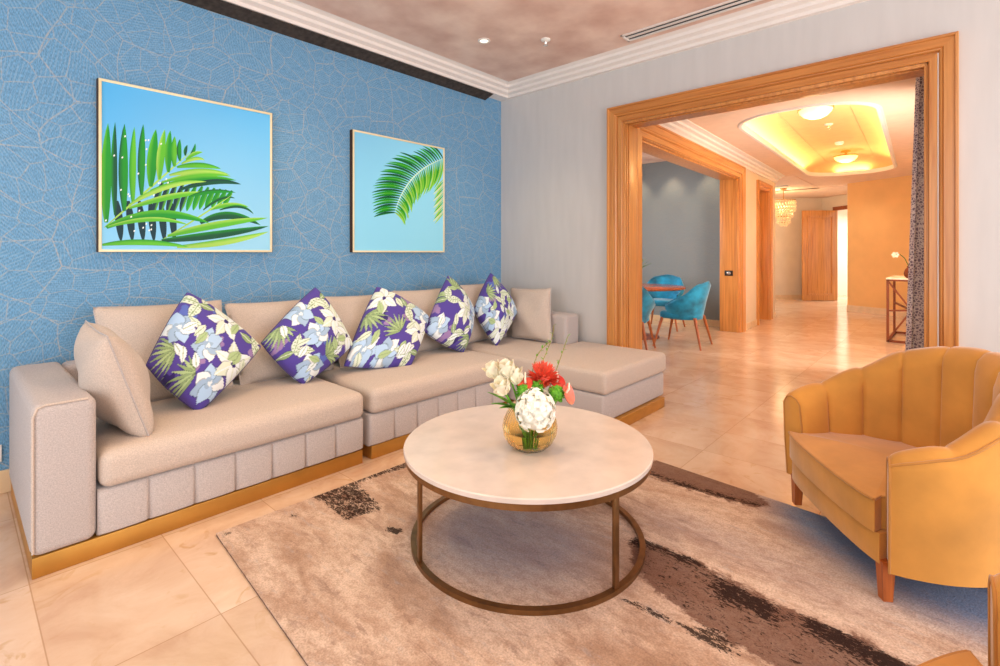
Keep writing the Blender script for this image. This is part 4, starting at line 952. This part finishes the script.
# leaves and twigs
t = flower_thing('leafy_sprig', 'green leafy sprig under the white tulips at the vase rim', 'foliage'); m = MB()
for (r_, f_, z_) in [(-0.15, 0.06, 0.20), (-0.12, 0.09, 0.19), (-0.09, 0.10, 0.215), (-0.16, 0.03, 0.235)]:
    p = rel(r_, f_, z_); c0 = rel(-0.06, 0.045, 0.165); petal(m, c0, p-c0, Vector((0, 0, 1)), (p-c0).length*1.1, 0.034, -0.2, 6)
obj('leaves', m, M['leaf'], t, angle=80); obj('stem', stem(MB(), rel(-0.06, 0.045, 0.168)), M['leaf_dark'], t)
for (pts, lab) in [([(0.0, 0.0, 0.17), (0.02, -0.02, 0.32), (0.10, -0.03, 0.40), (0.105, -0.03, 0.50)], 'tall thin olive twig standing above the bouquet with tiny leaves'),
                   ([(0.03, -0.02, 0.17), (-0.02, -0.05, 0.33), (0.05, -0.05, 0.40), (0.09, -0.05, 0.425)], 'curling thin olive twig bending right behind the coral bloom'),
                   ([(0.06, -0.03, 0.17), (0.12, -0.05, 0.30), (0.14, -0.05, 0.37), (0.168, -0.05, 0.45)], 'thin olive twig with tiny leaves above the salmon anthurium')]:
    t = flower_thing('twig', lab, 'twig', 'thin twigs in the bouquet'); P4 = [rel(*p) for p in pts]; m = MB(); lf = MB(); path = []
    for k in range(17):
        s_ = k/16; path.append(P4[0]*(1-s_)**3+P4[1]*3*s_*(1-s_)**2+P4[2]*3*s_*s_*(1-s_)+P4[3]*s_**3)
    m.tube([rel(0.0, 0.0, 0.015)]+path, 0.0016, 5)
    for k in range(7, 17):
        d = rdir(rs, -0.2); petal(lf, path[k], d, Vector((0, 0, 1)), 0.016, 0.008, 0.2, 3)
    obj('branch', m, M['twig'], t); obj('leaves', lf, M['leaf'], t, angle=80)

# ------------------------------------------------------------------ mustard tub armchairs (local frame: front is -y)
def smooth_interp(s, xs, ys):
    s = min(max(s, xs[0]), xs[-1])
    for i in range(len(xs)-1):
        if s <= xs[i+1]:
            t = (s-xs[i])/(xs[i+1]-xs[i]); t = t*t*(3-2*t)*0.5+t*0.5; return ys[i]*(1-t)+ys[i+1]*t
def tub_shell(R0, R1, ri_top, ri_bot, z0, zseat, top, a0, a1, nseam, per, bulge, ysq=1.0, frontpull=0.0):
    b = MB(); N = nseam*per+1
    def ring(i):
        t = i/(N-1); phi = math.radians(a0+(a1-a0)*t); s = abs(math.degrees(phi)-90); h = top(s)
        k = (i % per)/per; bl = bulge*(abs(math.sin(PI*k))**0.42)
        e = min(i, N-1-i); sh = 0.010*max(0, 1-e/4)**2
        prof = [(R0, z0), (R0+(R1-R0)*0.45, z0+(h-z0)*0.45), (R1-sh, h-0.045), (R1-0.010-sh, h-0.016-sh), (R1-0.030, h-0.002-sh+bl*0.4),
                ((R1+ri_top)/2, h+0.004-sh+bl*0.5), (ri_top+0.022, h-0.006-sh+bl*0.5), (ri_top+0.004-bl*0.6, h-0.030-sh), (ri_top-bl, h-0.075),
                (ri_top*0.6+ri_bot*0.4-bl, h*0.5+zseat*0.5), (ri_bot-bl*0.7+sh, zseat), (ri_bot, z0)]
        c, s_ = math.cos(phi), math.sin(phi)
        return [(r*c, r*s_*ysq, z) for (r, z) in prof]
    rows = [ring(i) for i in range(N)]; m = len(rows[0])
    b.grid(lambda i, j: rows[i][j], N, m, cv=True)
    for i in (0, N-1): b.add(rows[i], [tuple(range(m))])
    return b, rows
def arm_top(s): return smooth_interp(s, [0, 20, 45, 70, 95, 118], [0.825, 0.815, 0.77, 0.660, 0.570, 0.525])
def make_armchair(label, loc, rz):
    t = thing('tub_armchair', label, 'armchair', loc, rz, 'mustard tub armchairs'); t.scale = (1.045, 1.045, 1.0)
    sh, rows = tub_shell(0.425, 0.455, 0.355, 0.335, 0.125, 0.24, arm_top, -26, 206, 10, 16, 0.026)
    shell = obj('shell', sh, M['velvet'], t, angle=60)
    obj('piping', MB().tube([rows[i][3] for i in range(0, len(rows), 3)], 0.005, 6), M['velvet_pipe'], shell)
    for (i0) in (0, len(rows)-1): obj('piping', MB().tube([rows[i0][k] for k in range(0, 11)], 0.004, 6), M['velvet_pipe'], shell)
    def dshape(r, yf, w, bow):
        pts = []
        for k in range(25): x = -w*math.cos(PI*k/24); pts.append((x, yf-bow*(1-(x/w)**2)+0.008*abs(x/w)**8))
        a_s = math.degrees(math.asin(max(-1, yf/r)));
        for k in range(1, 28): a_ = math.radians(a_s+(180-2*a_s)*k/28); pts.append((r*math.cos(a_), r*math.sin(a_)))
        return pts
    obj('seat_rail', MB().prism(dshape(0.345, -0.195, 0.330, 0.016), 0.125, 0.232, 0.008, 2), M['velvet'], t, angle=50)
    cu = MB().prism(dshape(0.340, -0.208, 0.326, 0.020), 0.234, 0.358, 0.014, 3)
    pts = dshape(0.327, -0.198, 0.314, 0.020); cx, cy = 0, 0.06; rings = [[(cx+(p[0]-cx)*f, cy+(p[1]-cy)*f, 0.356+0.03*(1-f*f)) for p in pts] for f in (1, 0.85, 0.65, 0.4, 0.15)]
    n = len(pts); cu.add([q for r_ in rings for q in r_], [(a_*n+i, a_*n+(i+1) % n, (a_+1)*n+(i+1) % n, (a_+1)*n+i) for a_ in range(4) for i in range(n)]+[tuple(4*n+i for i in range(n))])
    cus = obj('seat_cushion', cu, M['velvet'], t, angle=50)
    edge = [(p[0], p[1], 0.353) for p in dshape(0.340, -0.210, 0.328, 0.020)]
    obj('piping', MB().tube(edge, 0.005, 6, closed=True), M['velvet_pipe'], cus)
    for (x, y) in ((-0.325, -0.165), (0.325, -0.165), (-0.25, 0.27), (0.25, 0.27)):
        l = MB(); a_, c_ = 0.021, 0.015; vs = [(x+i*a_, y+j*a_, 0.14) for (i, j) in ((-1, -1), (1, -1), (1, 1), (-1, 1))]+[(x*1.01+i*c_, y*1.01+j*c_, 0.0) for (i, j) in ((-1, -1), (1, -1), (1, 1), (-1, 1))]
        l.add(vs, [(0, 1, 2, 3), (4, 7, 6, 5), (0, 4, 5, 1), (1, 5, 6, 2), (2, 6, 7, 3), (3, 7, 4, 0)])
        obj('leg', l, M['wood_leg'], t, smooth=False)
    return t
chair = make_armchair('mustard velvet tub armchair with channelled back, whole in view at the right of the rug', (2.632, 0.238, 0.012), math.radians(215.0))
fd = Vector((0.39, 0.92)).normalized()
rz2 = math.atan2(-fd.x*-1, fd.y*1)      # rotate local -y onto fd
rz2 = math.atan2(fd.y, fd.x)+PI/2
fr_corner = Vector((1.527, -0.049)); right = Vector((fd.y, -fd.x))
cc = fr_corner-right*0.36-fd*0.19
dup(chair, (cc.x, cc.y, 0.012), rz2, 'mustard velvet tub armchair cut off at the bottom right corner of the picture')

# ------------------------------------------------------------------ dining room
def make_dining_chair(label, loc, rz):
    t = thing('tub_dining_chair', label, 'chair', loc, rz, 'teal dining chairs'); t.scale = (1.22, 1.22, 1.0)
    def top(s): return smooth_interp(s, [0, 40, 80, 118], [0.88, 0.84, 0.68, 0.58])
    sh, rows = tub_shell(0.20, 0.285, 0.25, 0.19, 0.37, 0.44, top, -28, 208, 10, 5, 0.0)
    s = obj('backrest', sh, M['teal'], t, angle=60)
    obj('seat', MB().prism([(-0.21, -0.20), (0.21, -0.20), (0.225, 0.0), (0.16, 0.15), (0, 0.205), (-0.16, 0.15), (-0.225, 0.0)], 0.375, 0.475, 0.03, 3), M['teal'], t)
    for (x, y) in ((-0.19, -0.17), (0.19, -0.17), (-0.17, 0.17), (0.17, 0.17)):
        obj('leg', MB().tube([(x, y, 0.40), (x*1.38, y*1.45, 0.0)], [0.018, 0.010], 10), M['wood_leg'], t)
    return t
dc = make_dining_chair('teal velvet dining chair in the wide doorway, its back to the hall', (6.70, 2.73, 0), math.radians(186))
dup(dc, (8.02, 3.62, 0), math.radians(-82), 'teal velvet dining chair on the far side of the round dining table')
dup(dc, (5.86, 3.12, 0), math.radians(110), 'teal velvet dining chair mostly hidden behind the left door casing')
TD = (6.92, 3.48, 0)
t = thing('dining_table', 'round reddish wooden dining table seen through the side doorway', 'table', TD)
obj('tabletop', MB().lathe([(0.0, 0.725), (0.63, 0.725), (0.65, 0.738), (0.65, 0.752), (0.64, 0.76), (0.0, 0.76)], 64), M['table_red'], t)
obj('pedestal', MB().lathe([(0.0, 0.0), (0.28, 0.0), (0.28, 0.02), (0.08, 0.05), (0.05, 0.12), (0.045, 0.6), (0.10, 0.70), (0.2, 0.725), (0.0, 0.725)], 40), M['wood_red'], t)
pc_ = (6.86, 3.60, 0.761)
t = thing('potted_plant', 'small green plant on the round dining table, one leaf showing past the casing', 'plant', pc_)
obj('pot', MB().lathe([(0.0, 0.0), (0.06, 0.0), (0.085, 0.10), (0.08, 0.12), (0.07, 0.115), (0.0, 0.10)], 24), M['white_gloss'], t)
m = MB()
for k in range(16):
    a_ = k*2.4; d = Vector((math.cos(a_), math.sin(a_), 1.2+0.6*(k % 3))); petal(m, Vector((0, 0, 0.10)), d, Vector((0, 0, 1)), 0.30+0.04*(k % 4), 0.05, -0.5, 6)
obj('leaves', m, M['leaf'], t, angle=80)

# ------------------------------------------------------------------ hall things
def downlight(label, loc, cat='downlight'):
    t = thing('downlight', label, cat, loc, 0, 'recessed ceiling lights')
    obj('trim_ring', MB().lathe([(0.052, 0.0), (0.052, -0.006), (0.036, -0.008), (0.034, 0.0), (0.052, 0.0)], 32), M['white'], t)
    obj('lens', MB().lathe([(0.0001, -0.003), (0.035, -0.003), (0.035, 0.0), (0.0001, 0.0)], 32), M['lamp_spot'], t)
downlight('small round recessed ceiling light above the right painting', (2.99, 2.90, CZ))
t = thing('sprinkler_head', 'white fire sprinkler head on the rose ceiling near the room corner', 'sprinkler', (3.32, 2.51, CZ))
obj('escutcheon', MB().lathe([(0.0001, 0.0), (0.040, 0.0), (0.040, -0.006), (0.026, -0.014), (0.0001, -0.014)], 28), M['white_gloss'], t)
obj('nozzle', MB().lathe([(0.0001, -0.014), (0.014, -0.014), (0.012, -0.035), (0.006, -0.045), (0.0001, -0.045)], 16).lathe([(0.0001, -0.050), (0.020, -0.050), (0.020, -0.047), (0.0001, -0.047)], 16).bar((0.010, 0, -0.03), (0.014, 0, -0.05), 0.003).bar((-0.010, 0, -0.03), (-0.014, 0, -0.05), 0.003), M['chrome'], t)
# slot air vent
vx0, vx1, vy0, vy1 = 3.665, 3.805, -1.6, 2.015
t = thing('air_vent', 'long white slot air vent in the ceiling along the cornice', 'vent', (3.735, 0.2, CZ))
o_ = (3.735, 0.2, CZ)
f = MB()
for (x0, x1, y0, y1) in ((vx0, vx0+0.022, vy0, vy1), (vx1-0.022, vx1, vy0, vy1), (vx0, vx1, vy0, vy0+0.022), (vx0, vx1, vy1-0.022, vy1)): f.rbox((x0, y0, CZ-0.012), (x1, y1, CZ-0.0005), 0.003)
obj('vent_frame', f, M['white'], t, off=o_)
obj('vent_slat', MB().rbox((3.722, vy0+0.02, CZ-0.010), (3.748, vy1-0.02, CZ-0.001), 0.002), M['white'], t, off=o_)
obj('vent_slot', MB().box((vx0+0.01, vy0+0.01, CZ-0.003), (vx1-0.01, vy1-0.01, CZ-0.0006)), M['black'], t, off=o_)
TZ = HZ+0.225
for (x, y, lab) in ((6.6, 1.17, 'lit glass bowl ceiling lamp in the tray ceiling, nearer of the two'), (10.15, 1.36, 'lit glass bowl ceiling lamp in the tray ceiling, farther of the two')):
    t = thing('ceiling_lamp', lab, 'lamp', (x, y, TZ), 0, 'bowl lamps in the hall tray')
    obj('mount', MB().lathe([(0.0001, 0.0), (0.07, 0.0), (0.07, -0.03), (0.02, -0.04), (0.02, -0.10), (0.0001, -0.10)], 28), M['brass'], t)
    obj('rim', MB().lathe([(0.165, -0.085), (0.178, -0.085), (0.178, -0.105), (0.165, -0.105), (0.165, -0.085)], 40), M['brass'], t)
    obj('glass_bowl', MB().lathe([(0.17, -0.10), (0.155, -0.135), (0.12, -0.17), (0.07, -0.195), (0.0001, -0.205)], 40), M['lamp_glass'], t)
t = thing('sprinkler_head', 'white sprinkler head between the two bowl lamps in the tray', 'sprinkler', (7.9, 1.25, TZ))
obj('escutcheon', MB().lathe([(0.0001, 0.0), (0.05, 0.0), (0.05, -0.012), (0.0001, -0.02)], 20), M['white_gloss'], t)
obj('nozzle', MB().lathe([(0.0001, -0.02), (0.016, -0.02), (0.012, -0.06), (0.025, -0.062), (0.0001, -0.068)], 14), M['chrome'], t)
tag(obj('smoke_detector', MB().lathe([(0.0001, 0.0), (0.06, 0.0), (0.06, -0.02), (0.045, -0.04), (0.0001, -0.045)], 24, c=(0, 0, 0)), M['white_gloss']), 'small white detector in the tray ceiling just before the farther bowl lamp', 'detector').location = (9.3, 1.33, TZ)
# chandelier
CHC = (12.95, 2.93, FZ)
t = thing('chandelier', 'tiered crystal chandelier hanging in the far foyer', 'chandelier', CHC)
obj('ceiling_rose', MB().lathe([(0.0001, 0.0), (0.07, 0.0), (0.06, -0.03), (0.0001, -0.035)], 20), M['brass'], t)
obj('rod', MB().tube([(0, 0, -0.03), (0, 0, -0.30)], 0.008, 8), M['brass'], t)
for (z0, R_, nn_, rows_) in ((-0.28, 0.24, 26, 3), (-0.50, 0.19, 20, 2), (-0.65, 0.13, 14, 2), (-0.79, 0.07, 8, 1)):
    m = MB()
    for r_ in range(rows_):
        for k in range(nn_):
            a_ = 2*PI*(k+0.5*(r_ % 2))/nn_; x, y, z = R_*math.cos(a_), R_*math.sin(a_), z0-0.08*r_
            s_ = 0.026; m.add([(x, y, z), (x+s_, y, z-0.045), (x, y+s_, z-0.045), (x-s_, y, z-0.045), (x, y-s_, z-0.045), (x, y, z-0.095)], [(0, 1, 2), (0, 2, 3), (0, 3, 4), (0, 4, 1), (5, 2, 1), (5, 3, 2), (5, 4, 3), (5, 1, 4)])
    tier = obj('crystal_tier', m, M['crystal'], t, smooth=False)
    obj('tier_ring', MB().lathe([(R_-0.01, z0), (R_+0.01, z0), (R_+0.01, z0+0.015), (R_-0.01, z0+0.015), (R_-0.01, z0)], 32), M['brass'], tier)
# console table, small vase, curtain
x0, x1, y0, y1, zt = 8.88, 9.92, 0.30, 0.70, 0.90
o_ = (9.4, 0.5, 0)
t = thing('console_table', 'rust metal console table with crossing struts beside the patterned curtain', 'console table', o_)
w = 0.030
for (x, y) in ((x0, y0), (x0, y1), (x1, y0), (x1, y1)): obj('leg', MB().box((x-w/2, y-w/2, 0), (x+w/2, y+w/2, zt-0.02)), M['rust'], t, off=o_, smooth=False)
for z, nm in ((w/2, 'foot_frame'), (zt-0.03, 'upper_frame')):
    fr_ = MB()
    for (a_, c_) in (((x0, y0), (x1, y0)), ((x1, y0), (x1, y1)), ((x1, y1), (x0, y1)), ((x0, y1), (x0, y0))): fr_.bar((a_[0], a_[1], z), (c_[0], c_[1], z), w)
    obj(nm, fr_, M['rust'], t, off=o_, smooth=False)
st = MB(); hub = (x0, y0+0.17, 0.46)
hub = (x0+0.0, y0+0.14, 0.46)
for e in ((x0, y1, zt-0.04), (x0, y1, 0.03), (x0, y0, zt-0.04), (x0, y0, 0.03), (x0, y1, 0.44), (x1, y1, 0.48)): st.bar(hub, e, 0.022)
obj('strut', st, M['rust'], t, off=o_, smooth=False)
obj('hub', MB().blob(hub, 0.032, 8), M['black'], t, off=o_)
obj('top', MB().rbox((x0-0.02, y0-0.02, zt-0.02), (x1+0.02, y1+0.02, zt), 0.004), M['petal_cream'], t, off=o_)
vv_ = (8.95, 0.47, zt)
t = thing('bud_vase', 'small dark rounded vase on the console table by the curtain', 'vase', vv_)
obj('vase_body', MB().lathe([(0.0001, 0.0), (0.03, 0.0), (0.055, 0.03), (0.06, 0.07), (0.045, 0.12), (0.022, 0.15), (0.024, 0.17), (0.016, 0.168), (0.0001, 0.14)], 24), M['rust'], t)
t = thing('orchid_stem', 'single stem with one pale yellow bloom in the small vase on the console', 'flower', vv_)
obj('stem', MB().tube([(0, 0, 0.05), (0.0, 0.01, 0.18), (0.0, 0.05, 0.28), (0.0, 0.10, 0.33), (0.0, 0.145, 0.33)], 0.005, 6), M['leaf_dark'], t)
m = MB(); c = Vector((0.0, 0.15, 0.325))
for k in range(6): a_ = k*PI/3; petal(m, c, Vector((-0.35, math.cos(a_), math.sin(a_)*0.8)), Vector((1, 0, 0)), 0.048, 0.04, 0.1, 4)
obj('bloom', m, M['petal_cream'], t, angle=80)
# curtain
cvn = (5.6, 0.12, 0)
t = thing('curtain', 'patterned grey lilac curtain hanging just beyond the right door casing', 'curtain', cvn)
m = MB()
def CP(i, j):
    s = i/72; z = 0.02+2.69*j/20; f = j/20
    wid = 0.80-0.28*f
    return (5.35+wid*s-5.6, 0.225-0.048*f+(0.095-0.033*f)*math.sin(s*2*PI*5.5+0.6)-0.12, z)
m.grid(CP, 73, 21)
obj('drape', m, M['curtain'], t, angle=80)
obj('curtain_rail', MB().tube([(-0.6, 0.06, 2.72), (0.9, 0.06, 2.72)], 0.014, 10), M['brass'], t)
# switch and wall socket
swp = hp(A1-0.0135, VL+0.155); 
t = thing('light_switch', 'black light switch plate on the wooden jamb of the dining doorway', 'switch', (swp[0], swp[1], 0.93))
obj('plate', MB().rbox((-0.008, -0.062, -0.042), (0.0, 0.062, 0.042), 0.003), M['black'], t)
obj('rocker', MB().rbox((-0.011, -0.028, -0.020), (-0.006, 0.028, 0.020), 0.002), M['chrome'], t)
t = thing('wall_socket', 'white wall socket low on the blue wall at the left picture edge', 'socket', (0.135, YB-0.0005, 0.21))
obj('plate', MB().rbox((-0.045, -0.010, -0.045), (0.045, 0.0, 0.045), 0.004), M['white_gloss'], t)
obj('outlet', MB().lathe([(0.0001, 0.0), (0.022, 0.0), (0.022, 0.006), (0.0001, 0.006)], 20, T=lambda p: (p[0], -0.0105-p[2]*0.3, p[1])), M['white'], t)
# ceiling grille in the foyer
gp = (12.4, 2.85, FZ)
t = thing('ceiling_grille', 'small dark slotted air grille in the foyer ceiling above the chandelier', 'grille', gp)
obj('grille_frame', MB().rbox((-0.06, -0.16, -0.014), (0.06, 0.16, -0.001), 0.003), M['white'], t)
m = MB()
for k in range(2): m.box((-0.045+0.05*k, -0.14, -0.016), (-0.01+0.05*k, 0.14, -0.013))
obj('slots', m, M['black'], t, smooth=False)
